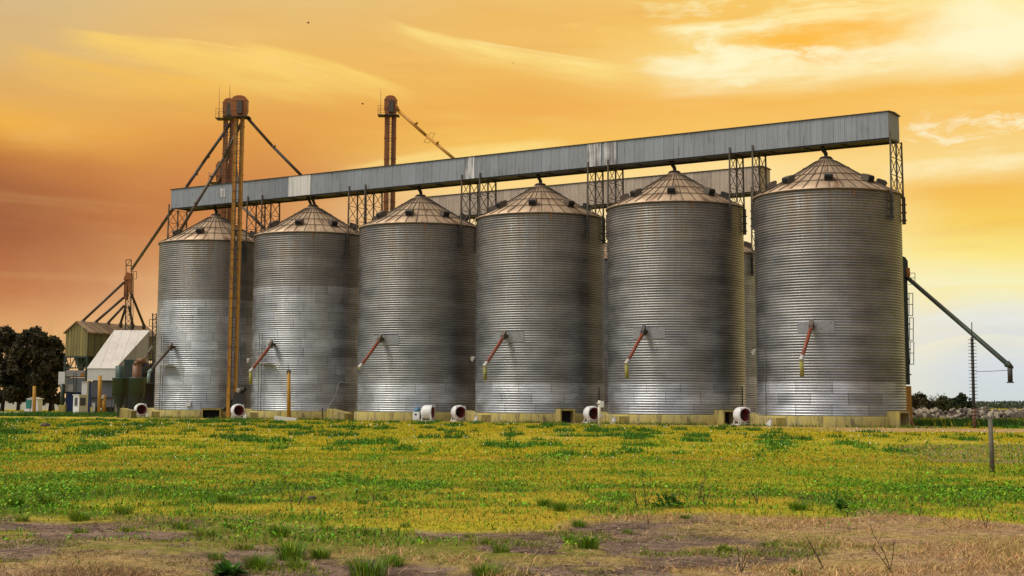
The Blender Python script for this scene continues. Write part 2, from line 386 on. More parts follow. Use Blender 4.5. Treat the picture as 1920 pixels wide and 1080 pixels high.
def blades(name, P, hgt, wid, lean, tint, m, seg=2, kind='stuff', parent=None, loc=None, base=None):
    """curved tapering blades standing on P (n,3)"""
    n = len(P); a = rng.uniform(0, 2*pi, n); side = np.stack([np.cos(a), np.sin(a), np.zeros(n)], -1)
    la = rng.uniform(0, 2*pi, n); ld = np.stack([np.cos(la), np.sin(la), np.zeros(n)], -1)*(lean*hgt)[:, None]
    up = np.zeros((n, 3)); up[:, 2] = hgt
    w = (side*wid[:, None])*.5
    if seg == 1:
        V = np.stack([P-w, P+w, P+up+ld], 1).reshape(-1, 3); Fq = np.arange(3*n).reshape(-1, 3); k = 3
    else:
        mid = P+up*.62+ld*.35
        V = np.stack([P-w, P+w, mid+w*.7, mid-w*.7, P+up*.95+ld], 1).reshape(-1, 3); i = np.arange(n)[:, None]*5
        Fq = np.concatenate([i+np.array([[0, 1, 2]]), i+np.array([[0, 2, 3]]), i+np.array([[3, 2, 4]])]); k = 5
    return raw(name, V, Fq, m, False, np.repeat(tint, k, 0), kind, parent, loc)
def scatter(n, y0, y1, p=1., half=.375):
    y = (y0**(2/p)+(y1**(2/p)-y0**(2/p))*rng.random(n))**(p/2); x = rng.uniform(-half, half, n)*y; return x, y
def clear(x, y):
    """keep the cover out of the silo plinths and the yard behind them"""
    rx, ry = x-O[0], y-O[1]; t = rx*D[0]+ry*D[1]; off = rx*NN[0]+ry*NN[1]
    ok = ~((t > -14) & (t < 74) & (off > -34) & (off < 5.5))
    for k in range(6): ok &= (t-k*SP)**2+off**2 > 6.1**2
    return ok
def jit(c, n, s=.25): return np.array(c)[None]*(1+rng.normal(0, s, (n, 1)))*(1+rng.normal(0, .08, (n, 3)))
def field_grass():
    # short yellowing grass
    x, y = scatter(330000, 17, 48, 1.5); near, soil, straw, gr, tr = masks(x, y)
    k = (rng.random(len(x)) < (1-gr*.55)*(1-soil)*(1-straw)*(1-tr)*np.where(near > .5, .6, 1)); x, y = x[k], y[k]; n = len(x); q = y/25
    pat = fbm(x*.5, y*.5, 41); patch = fbm(x*.09, y*.16, 43)
    nf = sst(y, 24, 46)[:, None]; c = jit((.33, .31, .010), n, .25)*(1-nf)+jit((.52, .40, .012), n, .2)*nf; g1 = jit((.21, .32, .009), n, .25); or_ = jit((.56, .33, .04), n, .2)
    f = sst(pat+rng.normal(0, .06, n), .36, .64)[:, None]; c = c*(1-f)+g1*f; f = (rng.random(n) < .16)[:, None]; c = np.where(f, jit((.20, .13, .025), n, .3), c); f = (sst(patch, .52, .68)*.6)[:, None]; c = c*(1-f)+or_*f
    z = gz(x, y)-.005
    blades('yellow_grass', np.stack([x, y, z], -1), rng.uniform(.010, .042, n)*q**.3, .011*q**.7*rng.uniform(.7, 1.4, n), rng.uniform(.2, 1.3, n), np.clip(c, .003, 1), 'grass_blade')
    # lush green grass and broad-leaved patches
    x, y = scatter(330000, 17, 60, 1.5); near, soil, straw, gr, tr = masks(x, y)
    k = rng.random(len(x)) < gr*.55+.09*(1-near); x, y = x[k], y[k]; n = len(x); q = y/25
    c = jit((.15, .34, .008), n, .3); f = (rng.random(n) < .3)[:, None]; c = np.where(f, jit((.28, .38, .012), n, .2), c); f = (rng.random(n) < .25)[:, None]; c = np.where(f, jit((.04, .11, .008), n, .2), c)
    hh = .6+1.0*fbm(x*.9, y*.9, 51)
    blades('green_grass', np.stack([x, y, gz(x, y)-.005], -1), rng.uniform(.025, .085, n)*hh*q**.2, .017*q**.6*rng.uniform(.6, 1.5, n), rng.uniform(.2, 1.1, n), np.clip(c, .003, 1), 'grass_blade')
    # broad leaves of clover and plantain lying in the green patches
    x, y = scatter(210000, 17, 62, 1.5); near, soil, straw, gr, tr = masks(x, y); pt = fbm(x*1.3, y*1.3, 53); k = rng.random(len(x)) < (gr*.75+.03*(1-near))*sst(pt, .42, .58); x, y = x[k], y[k]; n = len(x); q = (y/25)**.6
    a = rng.uniform(0, 2*pi, n); el_ = rng.uniform(-.2, .9, n); L = rng.uniform(.03, .075, n)*q; P = np.stack([x, y, gz(x, y)+rng.uniform(.0, .09, n)*q], -1); d = np.stack([np.cos(a)*np.cos(el_), np.sin(a)*np.cos(el_), np.sin(el_)], -1)*L[:, None]; e = np.stack([-np.sin(a), np.cos(a), rng.uniform(-.3, .3, n)], -1)*(L*.36)[:, None]
    c = jit((.13, .34, .008), n, .3); f = (rng.random(n) < .3)[:, None]; c = np.where(f, jit((.06, .17, .008), n, .3), c); f = (rng.random(n) < .2)[:, None]; c = np.where(f, jit((.30, .42, .012), n, .2), c)
    raw('broad_leaves', np.stack([P, P+d*.55+e, P+d, P+d*.55-e], 1).reshape(-1, 3), np.arange(4*n).reshape(-1, 4), 'leaf', False, np.repeat(np.clip(c, .003, 1), 4, 0), 'stuff')
    # far field, sparser and coarser
    x, y = scatter(240000, 46, 128, 1.6); near, soil, straw, gr, tr = masks(x, y); k = (rng.random(len(x)) < (1-soil*.8)*(1-tr*.97)) & clear(x, y)
    x, y, gr = x[k], y[k], gr[k]; n = len(x); q = y/60
    pat = fbm(x*.3, y*.3, 41); c = jit((.56, .42, .012), n, .2); g1 = jit((.36, .37, .012), n, .25); f = sst(pat+rng.normal(0, .1, n), .45, .65)[:, None]; c = c*(1-f)+g1*f
    isg = (rng.random(n) < gr*.9+.04)[:, None]; c = np.where(isg, jit((.06, .17, .008), n, .35), c)
    hg = np.where(isg[:, 0], rng.uniform(.08, .30, n)*(.4+.6*gr), rng.uniform(.025, .06, n))
    blades('distant_grass', np.stack([x, y, 0*x-.003], -1), hg, .045*q*rng.uniform(.6, 1.5, n), rng.uniform(.1, 1., n), np.clip(c, .003, 1), 'grass_blade', 1)
    # dry straw of the foreground
    x, y = scatter(150000, 12.5, 25, 1.6); near, soil, straw, gr, tr = masks(x, y); u = x/y
    k = rng.random(len(x)) < np.clip(straw*.8+near*.04, 0, 1); x, y = x[k], y[k]; n = len(x); u = x/y
    c = jit((.60, .37, .15), n, .25); f = (rng.random(n) < .3)[:, None]; c = np.where(f, jit((.26, .13, .06), n, .25), c); f = (rng.random(n) < .12)[:, None]; c = np.where(f, jit((.22, .2, .03), n, .2), c)
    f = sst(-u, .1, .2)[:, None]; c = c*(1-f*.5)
    lush = fbm(x*.8, y*.8, 61); kk = rng.random(n) < .25+.75*sst(lush, .38, .55); x, y, c, lush = x[kk], y[kk], c[kk], lush[kk]; n = len(x); hh = .5+1.2*sst(lush, .4, .7)
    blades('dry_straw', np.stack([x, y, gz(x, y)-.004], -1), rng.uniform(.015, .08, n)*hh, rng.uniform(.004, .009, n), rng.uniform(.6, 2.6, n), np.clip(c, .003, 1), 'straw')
    # sparse sprouts and litter on the bare soil
    x, y = scatter(110000, 12.5, 24, 1.6); near, soil, straw, gr, tr = masks(x, y); pt = fbm(x*.9, y*.9, 71)
    k = rng.random(len(x)) < soil*(.07+.9*sst(pt, .50, .62)); x, y = x[k], y[k]; n = len(x)
    c = jit((.18, .22, .015), n, .35); f = (rng.random(n) < .65-.55*sst(fbm(x*.9, y*.9, 71), .5, .62))[:, None]; c = np.where(f, jit((.24, .15, .07), n, .3), c)
    blades('sparse_sprouts', np.stack([x, y, gz(x, y)-.004], -1), rng.uniform(.012, .055, n)*(.6+.9*sst(fbm(x*.9, y*.9, 71), .55, .7)), rng.uniform(.006, .014, n), rng.uniform(.3, 2., n), np.clip(c, .003, 1), 'grass_blade')
    # dead stems and crumbs lying flat on the soil
    x, y = scatter(60000, 12.5, 24, 1.6); near, soil, straw, gr, tr = masks(x, y); k = rng.random(len(x)) < np.clip(soil+.3*straw, 0, 1)*(.12+.6*sst(fbm(x*1.3, y*1.3, 97), .45, .65)); x, y = x[k], y[k]; n = len(x)
    a = rng.uniform(0, 2*pi, n); L = rng.uniform(.012, .075, n)*np.where(rng.random(n) < .5, .35, 1.); wd_ = rng.uniform(.002, .006, n)+.25*np.where(L < .02, L, 0); z = gz(x, y)+rng.uniform(.004, .02, n); d = np.stack([np.cos(a), np.sin(a), rng.uniform(-.1, .35, n)], -1)*L[:, None]; e = np.stack([-np.sin(a), np.cos(a), rng.uniform(-.5, .5, n)], -1)*wd_[:, None]; P = np.stack([x, y, z], -1)
    c = np.where((rng.random(n) < .55)[:, None], jit((.06, .036, .024), n, .3), jit((.38, .26, .15), n, .3)); V = np.stack([P-d-e, P+d-e*.5, P+d+e*.5, P-d+e], 1).reshape(-1, 3)
    raw('plant_litter', V, np.arange(4*n).reshape(-1, 4), 'straw', False, np.repeat(np.clip(c, .003, 1), 4, 0), 'stuff')
    n = 9000; t = rng.uniform(-12, 76, n); o_ = rng.uniform(5.6, 7.6, n)**1.; x = O[0]+D[0]*t+NN[0]*o_; y = O[1]+D[1]*t+NN[1]*o_; k = clear(x, y) & (rng.random(n) < sst(fbm(t*.45, o_*.8, 95), .5, .66)); x, y = x[k], y[k]; n = len(x)
    blades('plinth_weeds', np.stack([x, y, 0*x-.003], -1), rng.uniform(.05, .32, n), rng.uniform(.04, .09, n), rng.uniform(.1, .9, n), np.clip(jit((.12, .17, .012), n, .4), .003, 1), 'grass_blade', 1)
    # small white and yellow blossoms along the far edge of the field
    x, y = scatter(5000, 34, 112, 1.6); k = clear(x, y) & (rng.random(len(x)) < .8*sst(fbm(x*.5, y*.2, 91), .5, .65)); x, y = x[k], y[k]; n = len(x); s = .02*(y/60)
    a = rng.uniform(0, 2*pi, n); P = np.stack([x, y, gz(x, y)+rng.uniform(.07, .14, n)], -1); e1 = np.stack([np.cos(a)*s, np.sin(a)*s, 0*s], -1); e2 = np.stack([-np.sin(a)*s*.4, np.cos(a)*s*.4, s], -1)
    V = np.stack([P-e1-e2, P+e1-e2, P+e1+e2, P-e1+e2], 1).reshape(-1, 3)
    c = np.where((rng.random(n) < .5)[:, None], np.array([[.75, .72, .6]]), np.array([[.7, .5, .05]]))
    raw('blossoms', V, np.arange(4*n).reshape(-1, 4), 'leaf', False, np.repeat(c, 4, 0), 'stuff')
field_grass()

# tufts of grass one can count
def tuft_mesh(name, n, hgt, spread, cols, wid=.009):
    a = rng.uniform(0, 2*pi, n); r = spread*np.sqrt(rng.random(n))*.5
    P = np.stack([r*np.cos(a), r*np.sin(a), np.full(n, -.01)], -1)
    h = hgt*rng.uniform(.5, 1.05, n); ln = rng.uniform(.15, .8, n)+r/spread*.6
    side = np.stack([-np.sin(a), np.cos(a), 0*a], -1)*(wid*rng.uniform(.7, 1.3, n))[:, None]*.5
    aa = a+rng.normal(0, .5, n); ld = np.stack([np.cos(aa), np.sin(aa), 0*aa], -1)*(ln*h)[:, None]; up = np.zeros((n, 3)); up[:, 2] = h
    mid = P+up*.65+ld*.35
    V = np.stack([P-side, P+side, mid+side*.8, mid-side*.8, P+up*.92+ld], 1).reshape(-1, 3); i = np.arange(n)[:, None]*5
    Fq = np.concatenate([i+np.array([[0, 1, 2]]), i+np.array([[0, 2, 3]]), i+np.array([[3, 2, 4]])])
    c = np.clip(np.concatenate([jit(cols[k % len(cols)], 1, .25) for k in range(n)]), .003, 1)
    return raw(name, V, Fq, 'grass_blade', False, np.repeat(c, 5, 0))
GC = [(.09, .20, .01), (.15, .29, .014), (.26, .33, .02), (.05, .12, .01)]
protos = [tuft_mesh('grass_tuft', 190, .20, .26, GC), tuft_mesh('grass_tuft', 130, .16, .24, GC+[(.25, .2, .04)]), tuft_mesh('grass_tuft', 260, .24, .36, GC), tuft_mesh('grass_tuft', 90, .11, .22, GC+[(.22, .2, .02)])]
spots = [(525, 1006, 0), (1070, 1008, 0), (1103, 1024, 0), (735, 1060, 0), (405, 1048, 1), (690, 1078, 2), (545, 1050, 2), (460, 1028, 3), (600, 1048, 0), (385, 1006, 1), (430, 990, 3), (485, 1066, 2), (575, 1014, 3), (690, 1003, 1),
  (915, 1016, 3), (1362, 1024, 3), (1085, 978, 0), (940, 1036, 1), (910, 1078, 2), (340, 992, 1), (242, 994, 3), (150, 994, 3), (612, 992, 3), (1498, 958, 2), (230, 962, 2), (28, 950, 2), (425, 940, 2), (150, 972, 2), (40, 972, 1), (88, 948, 0),
  (645, 1000, 3), (760, 985, 3), (1285, 965, 3), (880, 1000, 3), (560, 1068, 1), (1020, 945, 0), (1050, 955, 2), (680, 942, 1), (1490, 1072, 3), (1180, 990, 3)]
for i, (px, py, k) in enumerate(spots):
    p = gnd(px, py); p[2] = float(gz(np.array([p[0]]), np.array([p[1]]))[0])
    o = protos[k] if protos[k].get('label') is None else protos[k].copy()
    if not o.users_collection: COL.objects.link(o)
    o.location = tuple(p); o.rotation_euler = (0, 0, rng.uniform(0, 6.3)); s = rng.uniform(.65, 1.); o.scale = (s, s, s*rng.uniform(.85, 1.15))
    tag(o, 'green grass tuft with thin arching blades growing on the ground before the silos', 'grass tuft', 'green grass tufts in the foreground')

# broad-leaved weeds
def leafy(name, n, size, hgt, cols, spread):
    V = []; Fq = []; C = []
    for k in range(n):
        a = rng.uniform(0, 2*pi); e = rng.uniform(.1, 1.25); L = size*rng.uniform(.6, 1.1); w = L*.32
        b0 = np.array([cos(a), sin(a), 0])*spread*rng.random()*.5+np.array([0, 0, hgt*rng.random()*.6]); d = np.array([cos(a)*cos(e), sin(a)*cos(e), sin(e)]); s = np.array([-sin(a), cos(a), 0])*w
        q = len(V); V += [b0, b0+d*L*.5+s*.6, b0+d*L-np.array([0, 0, L*.2]), b0+d*L*.5-s*.6]; Fq.append((q, q+1, q+2, q+3)); C += [jit(cols[k % len(cols)], 1, .25)[0]]*4
    return raw(name, np.array(V), np.array(Fq), 'leaf', False, np.clip(np.array(C), .003, 1))
LC = [(.03, .10, .012), (.05, .14, .014), (.09, .18, .02)]
for px, py, n, s, h, lab in ((1250, 952, 90, .16, .24, 'dark green broad-leaved weed clump at the near edge of the grass, right of centre'), (430, 1079, 70, .18, .08, 'bright green flat leaf rosette at the bottom edge of the bare soil'),
                             (1575, 960, 50, .14, .2, 'small dark leafy weed where the dry straw begins, before the nearest silo')):
    p = gnd(px, py); o = leafy('broadleaf_weed', n, s, h, LC, .5 if n > 80 else .12); o.location = (p[0], p[1], gz(np.array([p[0]]), np.array([p[1]]))[0]); tag(o, lab, 'weed')
# dead weed stalks
def stalk(px, py, hgt, seed, lab):
    r = random.Random(seed); p = gnd(px, py); p[2] = float(gz(np.array([p[0]]), np.array([p[1]]))[0])-.01; mb = MB()
    for k in range(r.randint(2, 4)):
        a = r.uniform(0, 6.28); q = p+np.array([0, 0, .01]); d = np.array([r.uniform(-.5, .5), r.uniform(-.3, .3), 1.]); L = hgt*r.uniform(.6, 1.); pts = [q]
        for j in range(5): d = d+np.array([r.uniform(-.2, .2), r.uniform(-.2, .2), 0]); pts.append(pts[-1]+d/np.linalg.norm(d)*L/5)
        mb.path(pts, [.006-.0008*j for j in range(6)], 4)
        for j in range(2, 5):
            e = pts[j]+np.array([r.uniform(-.3, .3), r.uniform(-.2, .2), r.uniform(.2, .6)])*L*.4; mb.path([pts[j], e], [.003, .0015], 4)
    tag(mb.build('dead_weed', 'weed_stem', org=p), lab, 'weed', 'dead weed stalks in the field')
DW = 'thin brown dead weed stalks rising above the grass before the silos'
for i, (px, py, h) in enumerate(((545, 946, .55), (560, 944, .4), (1195, 952, .5), (1210, 950, .6), (1308, 948, .62), (1322, 950, .5), (1420, 946, .4), (1500, 958, .45), (1545, 1060, .5), (1670, 1068, .55), (1725, 970, .4), (1215, 975, .2), (700, 940, .25), (270, 950, .3), (1850, 990, .3), (1390, 1072, .3))):
    stalk(px, py, h, 100+i, DW)
# low pale stones on the soil
for px, py, s, lab in ((585, 936, .07, 'pale stone lying in the grass below the yellow post'), (85, 800, .3, 'dark lump of earth in the grass at the left edge')):
    p = gnd(px, py); V = []
    mb = MB(); mb.lathe([(0, 0), (s, 0), (s*1.1, s*.3), (s*.7, s*.75), (0, s*.85)], p, 9); tag(mb.build('stone', 'rock' if s < .2 else 'earth', org=p), lab, 'stone')

# ------------------------------------------------------------------ grain silo prototype (local frame: world axes, centre on the ground)
def corr_wall(r, z0, z1, pitch=.20, n=144):
    """rolled horizontal ribs: broad rounded crowns between narrow deep grooves"""
    fz = np.array([0, .13, .24, .40, .60, .76, .87]); fr = np.array([-.072, -.058, -.005, .012, .012, -.005, -.058])
    m = int((z1-z0)/pitch); pitch = (z1-z0)/m
    z = np.concatenate([(z0+pitch*(np.arange(m)[:, None]+fz[None])).ravel(), [z1]]); rr = r+np.concatenate([np.tile(fr, m), [-.06]]); k = len(z)-1; a = np.arange(n)*2*pi/n
    V = np.stack([rr[:, None]*np.cos(a), rr[:, None]*np.sin(a), np.repeat(z[:, None], n, 1)], -1).reshape(-1, 3)
    j = np.arange(k)[:, None]*n; i = np.arange(n)[None]; Fq = np.stack([j+i, j+(i+1) % n, j+n+(i+1) % n, j+n+i], -1).reshape(-1, 4)
    return V, Fq
def silo(ze, za, name='grain_silo'):
    root = empty(name, (0, 0, 0)); V, Fq = corr_wall(RAD, ZC, ze)
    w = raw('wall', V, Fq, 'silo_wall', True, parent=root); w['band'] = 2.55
    mb = MB(); prof = []
    hh = za-ze
    for t in (0, .25, .5, .75, .92): prof.append((RAD+.12-(RAD-.32)*t, ze-.02+hh*(t**1.12)*.96))
    prof = [(RAD+.13, ze-.09), (RAD+.13, ze-.02)]+prof[1:]+[(.42, za-.1), (.40, za), (0, za+.02)]
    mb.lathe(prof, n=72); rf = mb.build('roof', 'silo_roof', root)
    ribs = MB()
    pr = prof[1:-3]
    for k in range(36):
        a = 2*pi*k/36
        for (r0, h0), (r1, h1) in zip(pr[:-1], pr[1:]):
            ribs.bar((r0*cos(a), r0*sin(a), h0+.03), (r1*cos(a), r1*sin(a), h1+.03), .045, .06)
    for t in (.27, .5, .74):
        r0 = RAD+.12-(RAD-.32)*t; h0 = ze-.02+hh*t**1.12*.96+.07
        for k in range(36):
            a, b = 2*pi*k/36, 2*pi*(k+1)/36; ribs.bar((r0*cos(a), r0*sin(a), h0), (r0*cos(b), r0*sin(b), h0), .045, .045)
    ribs.build('roof_ribs', 'frame_steel', rf)
    cp = MB(); cp.lathe([(.58, za-.34), (.56, za-.2), (.48, za-.06), (.2, za-.03), (0, za-.03)], n=20); cp.build('roof_cap', 'dark_steel', rf)
    for k in range(8):
        a = R_(-90-2+45*k-8); r0 = 4.15; h0 = ze+hh*((RAD+.12-r0)/(RAD-.32))**1.12*.96
        u = np.array([cos(a), sin(a), 0]); s = np.array([-sin(a), cos(a), 0]); zz = np.array([0, 0, 1.])
        vb = MB(); b0 = u*(r0-.35)+zz*(h0+.12)
        prf = [(0, 0), (.62, -.28), (.78, .02), (.70, .22), (.16, .42), (0, .38)]
        vb.prism([b0+u*x+zz*(y+.05)-s*.33 for x, y in prf], s*.66); v = vb.build('roof_vent', 'frame_steel', root, bevel=.02)
        hb = MB(); hb.prism([b0+u*(.66)+zz*(-.18)-s*.28, b0+u*.80+zz*.06-s*.28, b0+u*.785+zz*.20-s*.28, b0+u*.62+zz*(-.1)-s*.28], s*.56); hb.build('vent_mouth', 'hole_black', v)
    f = MB(); f.lathe([(5.85, -.05), (5.83, ZC-.05), (5.78, ZC+.01), (5.3, ZC+.012), (0, ZC+.012)], n=72); f.build('foundation', 'concrete', root)
    e = MB(); e.lathe([(RAD+.05, ze-.16), (RAD+.10, ze-.155), (RAD+.10, ze-.1), (RAD+.03, ze-.09)], n=72); e.build('eave_trim', 'frame_steel', root)
    return root
proto = silo(ZE, ZA)
names = ['smallest corrugated grain silo, behind the tall yellow elevator at the left end of the row', 'grey corrugated grain silo just right of the tall yellow elevator, behind the yellow post',
         'grey corrugated grain silo with a sideways white blower at its foot, third from left', 'grey corrugated grain silo left of the pale wooden post, fourth from the left',
         'grey corrugated grain silo standing between the pale wooden post and the nearest silo', 'nearest and largest grey corrugated grain silo, at the right end of the row']
silos = []
for i in range(6):
    s = proto if i == 0 else copy_tree(proto); s.location = tuple(row(i*SP, 0)); silos.append(s)
    tag(s, names[i], 'grain silo', 'front row of grain silos')
    ORG[s.name] = row(i*SP, 0)
    for ch in s.children:
        if ch.name.startswith('wall'): ch['band'] = [10.9, 11.7, 2.55, 2.55, 2.55, 2.55][i]
back = silo(15.7, 18.9)
backs = [back, copy_tree(back)]
for s, t, lab in zip(backs, (46.2, 33.), ('pale back-row silo seen in the gap between the two nearest silos', 'back-row silo barely showing behind the fourth and fifth silos')):
    s.location = tuple(row(t, -19)); [ch.__setitem__('band', 20.) for ch in s.children if ch.name.startswith('wall')]; tag(s, lab, 'grain silo', 'back row of grain silos')

# features of each front silo (world coordinates, parented to the silo)
def pol(i, az, r, z):   # az degrees to the left of the -y direction
    c = row(i*SP, 0); a = R_(az); return c+np.array([-sin(a)*r, -cos(a)*r, z])
AZ = [30, 29, 31, 31, 31, 24.5]; ZS = [6.95, 6.95, 7.2, 7.2, 7.25, 7.35]
for i in range(6):
    s = silos[i]; az = AZ[i]; z = ZS[i]
    pm = MB(); da = R_(1)
    if i >= 2:                                                   # curved plain patch sheet behind the spout
        a0, a1 = az+12, az-16; pts = []; n = 12
        for k in range(n+1):
            a = a0+(a1-a0)*k/n; pts.append((pol(i, a, RAD+.024, z-.55), pol(i, a, RAD+.024, z+.35)))
        pm.addm([q for p in pts for q in p], [(2*k, 2*k+2, 2*k+3, 2*k+1) for k in range(n)], True); pm.build('patch_sheet', 'patch_steel', s)
    sp = MB(); p0 = pol(i, az, RAD, z); p1 = pol(i, az, RAD+.45, z-.05); pe = pol(i, az+1, RAD+3.15, z-2.55)
    sp.tube(p1, pe, .135, .135, 12); so = sp.build('discharge_spout', 'spout_brown' if i == 0 else 'rust_red', s)
    el = MB(); el.tube(p0, p1, .17, .17, 10); d = pol(i, az, 1, 0)-pol(i, az, 0, 0); sd = np.array([d[1], -d[0], 0])
    el.prism([p1+sd*.16+np.array([0, 0, -.28])-d*.12, p1+sd*.16+np.array([0, 0, -.28])+d*.3, p1+sd*.16+np.array([0, 0, .12])+d*.25, p1+sd*.16+np.array([0, 0, .55])-d*.12], -sd*.32)
    el.build('elbow_box', 'spout_brown' if i != 4 else 'dark_steel', so, bevel=.02)
    dd = (pe-p1)/np.linalg.norm(pe-p1)
    ec = MB(); ec.tube(pe-dd*.35, pe+dd*.06, .165, .165, 12); ec.tube(pe-dd*.05, pe+dd*.14, .19, .16, 12); ec.build('end_collar', 'pale_green' if i in (0,) else 'pale_steel', so)
    if i == 0: q = MB(); q.tube(pe, pe+np.array([0, 0, -.9])+dd*.15, .17, .15, 10); q.build('sleeve', 'pale_green', so)
    if i in (1, 3, 4, 5):
        q = MB(); q.tube(pe+np.array([0, 0, -.12]), pe+np.array([.03, 0, -1.2]), .15, .16, 9); q.build('sleeve', 'sleeve', so)
    if i in (0, 1):                                              # caged ladder and small platform
        az2 = 45; ld = MB()
        c0 = pol(i, az2, RAD+.22, 0); d2 = pol(i, az2, 1, 0)-pol(i, az2, 0, 0); s2 = np.array([-d2[1], d2[0], 0])
        for e in (-.22, .22): ld.bar(c0+s2*e+np.array([0, 0, ZC]), c0+s2*e+np.array([0, 0, 8.1]), .05)
        for k in range(24): zz = ZC+.15+.3*k; ld.bar(c0-s2*.22+np.array([0, 0, zz]), c0+s2*.22+np.array([0, 0, zz]), .025)
        lo = ld.build('ladder', 'frame_steel', s); cg = MB()
        for zz in np.arange(3.4, 8.2, .8):
            ring = [c0+s2*(.36*sin(a))+d2*(.05+.36*(1-cos(a)))*1.+np.array([0, 0, zz]) for a in np.linspace(-2.2, 2.2, 9)]
            cg.path(ring, .018, 4)
        for a in np.linspace(-1.8, 1.8, 5): b0 = c0+s2*(.36*sin(a))+d2*(.05+.36*(1-cos(a))); cg.bar(b0+np.array([0, 0, 3.4]), b0+np.array([0, 0, 8.1]), .03)
        cg.build('ladder_cage', 'pale_steel', lo)
        pf = MB(); az3 = az2-9; c3 = pol(i, az3, RAD+.45, 5.2); d3 = pol(i, az3, 1, 0)-pol(i, az3, 0, 0); s3 = np.array([-d3[1], d3[0], 0])
        pf.prism([c3+s3*.8+d3*.4, c3-s3*.8+d3*.4, c3-s3*.8-d3*.4, c3+s3*.8-d3*.4], (0, 0, .06))
        for e in (-.8, -.27, .27, .8): pf.bar(c3+s3*e+d3*.38, c3+s3*e+d3*.38+np.array([0, 0, 1.1]), .04)
        for zz in (.55, 1.1): pf.bar(c3+s3*.8+d3*.38+np.array([0, 0, zz]), c3-s3*.8+d3*.38+np.array([0, 0, zz]), .035)
        pf.bar(c3+d3*.35, c3-d3*.35+np.array([0, 0, -1.]), .05); pf.build('service_platform', 'pale_steel', s)
    # short hatch bracket hanging from the eave
    hb = MB(); q = pol(i, -8, RAD+.05, ZE-.1); hb.bar(q, q+np.array([0, 0, -.55]), .06); hb.build('eave_bracket', 'rust_orange', s)
def flood(i, px, py, Y, lab):
    p = at(px, py, Y); t = empty('floodlight', p, lab, 'floodlight'); d = np.array([-.8, -.5, -.35]); d /= np.linalg.norm(d)
    a = MB(); a.path([p-d*0+np.array([.45, .3, .0]), p+np.array([.3, .1, .22]), p+np.array([0, 0, .1])], .025, 6); a.build('arm', 'pale_steel', t)
    h = MB(); h.lathe([(.05, -.12), (.12, -.1), (.2, .1), (.21, .14)], p, 14, d); ho = h.build('lamp_head', 'white_paint', t)
    g_ = MB(); g_.lathe([(0, .115), (.18, .12)], p, 14, d); g_.build('lens', 'pale_steel', ho)
flood(1, 466, 675, 138.9, 'white floodlight on an arm beside the second silo, near its red spout')
flood(3, 887, 672, 126.5, 'white floodlight on the left edge of the fourth silo')
flood(5, 1414, 659, 112., 'white floodlight on the left edge of the nearest silo')
flood(0, 447, 731, 141., 'white floodlight low in the dark gap beside the yellow elevator')
# pipes and boxes on walls
def conduit(i, pts, r, m='dark_steel'):
    mb = MB(); P = []
    for a, z in pts: P.append(pol(i, a, RAD+.05, z))
    mb.path(P, r, 6); mb.build('conduit', m, silos[i])
conduit(5, [(72, 6.0), (70, 5.6), (70, .8)], .025, 'frame_steel')
conduit(1, [(-50, 3.4), (-38, 3.5), (-36, 3.3), (-33, 2.2), (-24, .8)], .04, 'pale_steel')
bx = MB(); q = pol(0, 10.6, RAD+.1, 1.35); bx.box(q, (.5, .2, .42)); bx.build('meter_box', 'fan_white', silos[0], bevel=.02)
for i, a in ((3, -62), (4, -62)):
    conduit(i, [(a, 3.), (a, .8)], .04)

# concrete duct mouths on the plinths
def duct(i, az, w=1.05, h=1.0, l=.9):
    s = silos[i]; p = pol(i, az, 5.75, 0); d = pol(i, az, 1, 0)-pol(i, az, 0, 0); s2 = np.array([-d[1], d[0], 0]); Z = np.array([0, 0, 1.])
    mb = MB()
    for sg in (-1, 1): mb.prism([p+s2*sg*(w/2)-d*.3, p+s2*sg*(w/2)+d*l, p+s2*sg*(w/2)+d*l+Z*h, p+s2*sg*(w/2)-d*.3+Z*h], s2*sg*.14)
    mb.prism([p-s2*(w/2+.14)-d*.3+Z*h, p+s2*(w/2+.14)-d*.3+Z*h, p+s2*(w/2+.14)+d*l+Z*h, p-s2*(w/2+.14)+d*l+Z*h], Z*.14)
    o = mb.build('air_duct', 'concrete', s)
    k = MB(); k.prism([p-s2*(w/2)+d*.12, p+s2*(w/2)+d*.12, p+s2*(w/2)+d*.12+Z*h, p-s2*(w/2)+d*.12+Z*h], d*.05); k.build('duct_mouth', 'hole_black', o)
for i, az in ((3, -19), (4, -32), (5, -40)): duct(i, az)
duct(0, -12, 1.6, .8, 1.0)

# ------------------------------------------------------------------ aeration blowers
def blower():
    r = empty('aeration_blower', (0, 0, 0)); h = MB(); ax = (0, -1, 0); zc = .78
    h.lathe([(.18, -.55), (.45, -.52), (.60, -.35), (.62, -.1), (.62, .36), (.60, .42), (.50, .44)], (0, 0, zc), 28, ax); ho = h.build('housing', 'fan_white', r)
    c = MB(); c.lathe([(.50, .43), (.44, .40), (.36, .1), (.34, -.2), (0, -.22)], (0, 0, zc), 28, ax); c.build('inlet_cone', 'fan_red', ho)
    hb = MB(); hb.lathe([(0, .0), (.13, .0), (.13, -.2)], (0, 0, zc), 12, ax); hb.build('hub', 'dark_steel', ho)
    f = MB()
    for x in (-.5, .5):
        f.bar((x, -.6, .05), (x, .6, .05), .09)
        for y in (-.42, .42): f.bar((x, y, .05), (x*.8, y, .45), .06)
    for y in (-.5, .5): f.bar((-.5, y, .12), (.5, y, .12), .06)
    for x in (-.66, .66): f.bar((x, -.42, .1), (x*.6, -.42, 1.38), .045)
    f.build('base_frame', 'fan_white', r)
    m_ = MB(); m_.lathe([(0, .52), (.2, .5), (.22, .2), (.22, 0)], (0, .15, zc), 14, (0, 1, 0)); m_.box((0, .45, zc+.26), (.2, .24, .16)); m_.build('motor', 'pale_steel', r, bevel=.01)
    return r
b0 = blower()
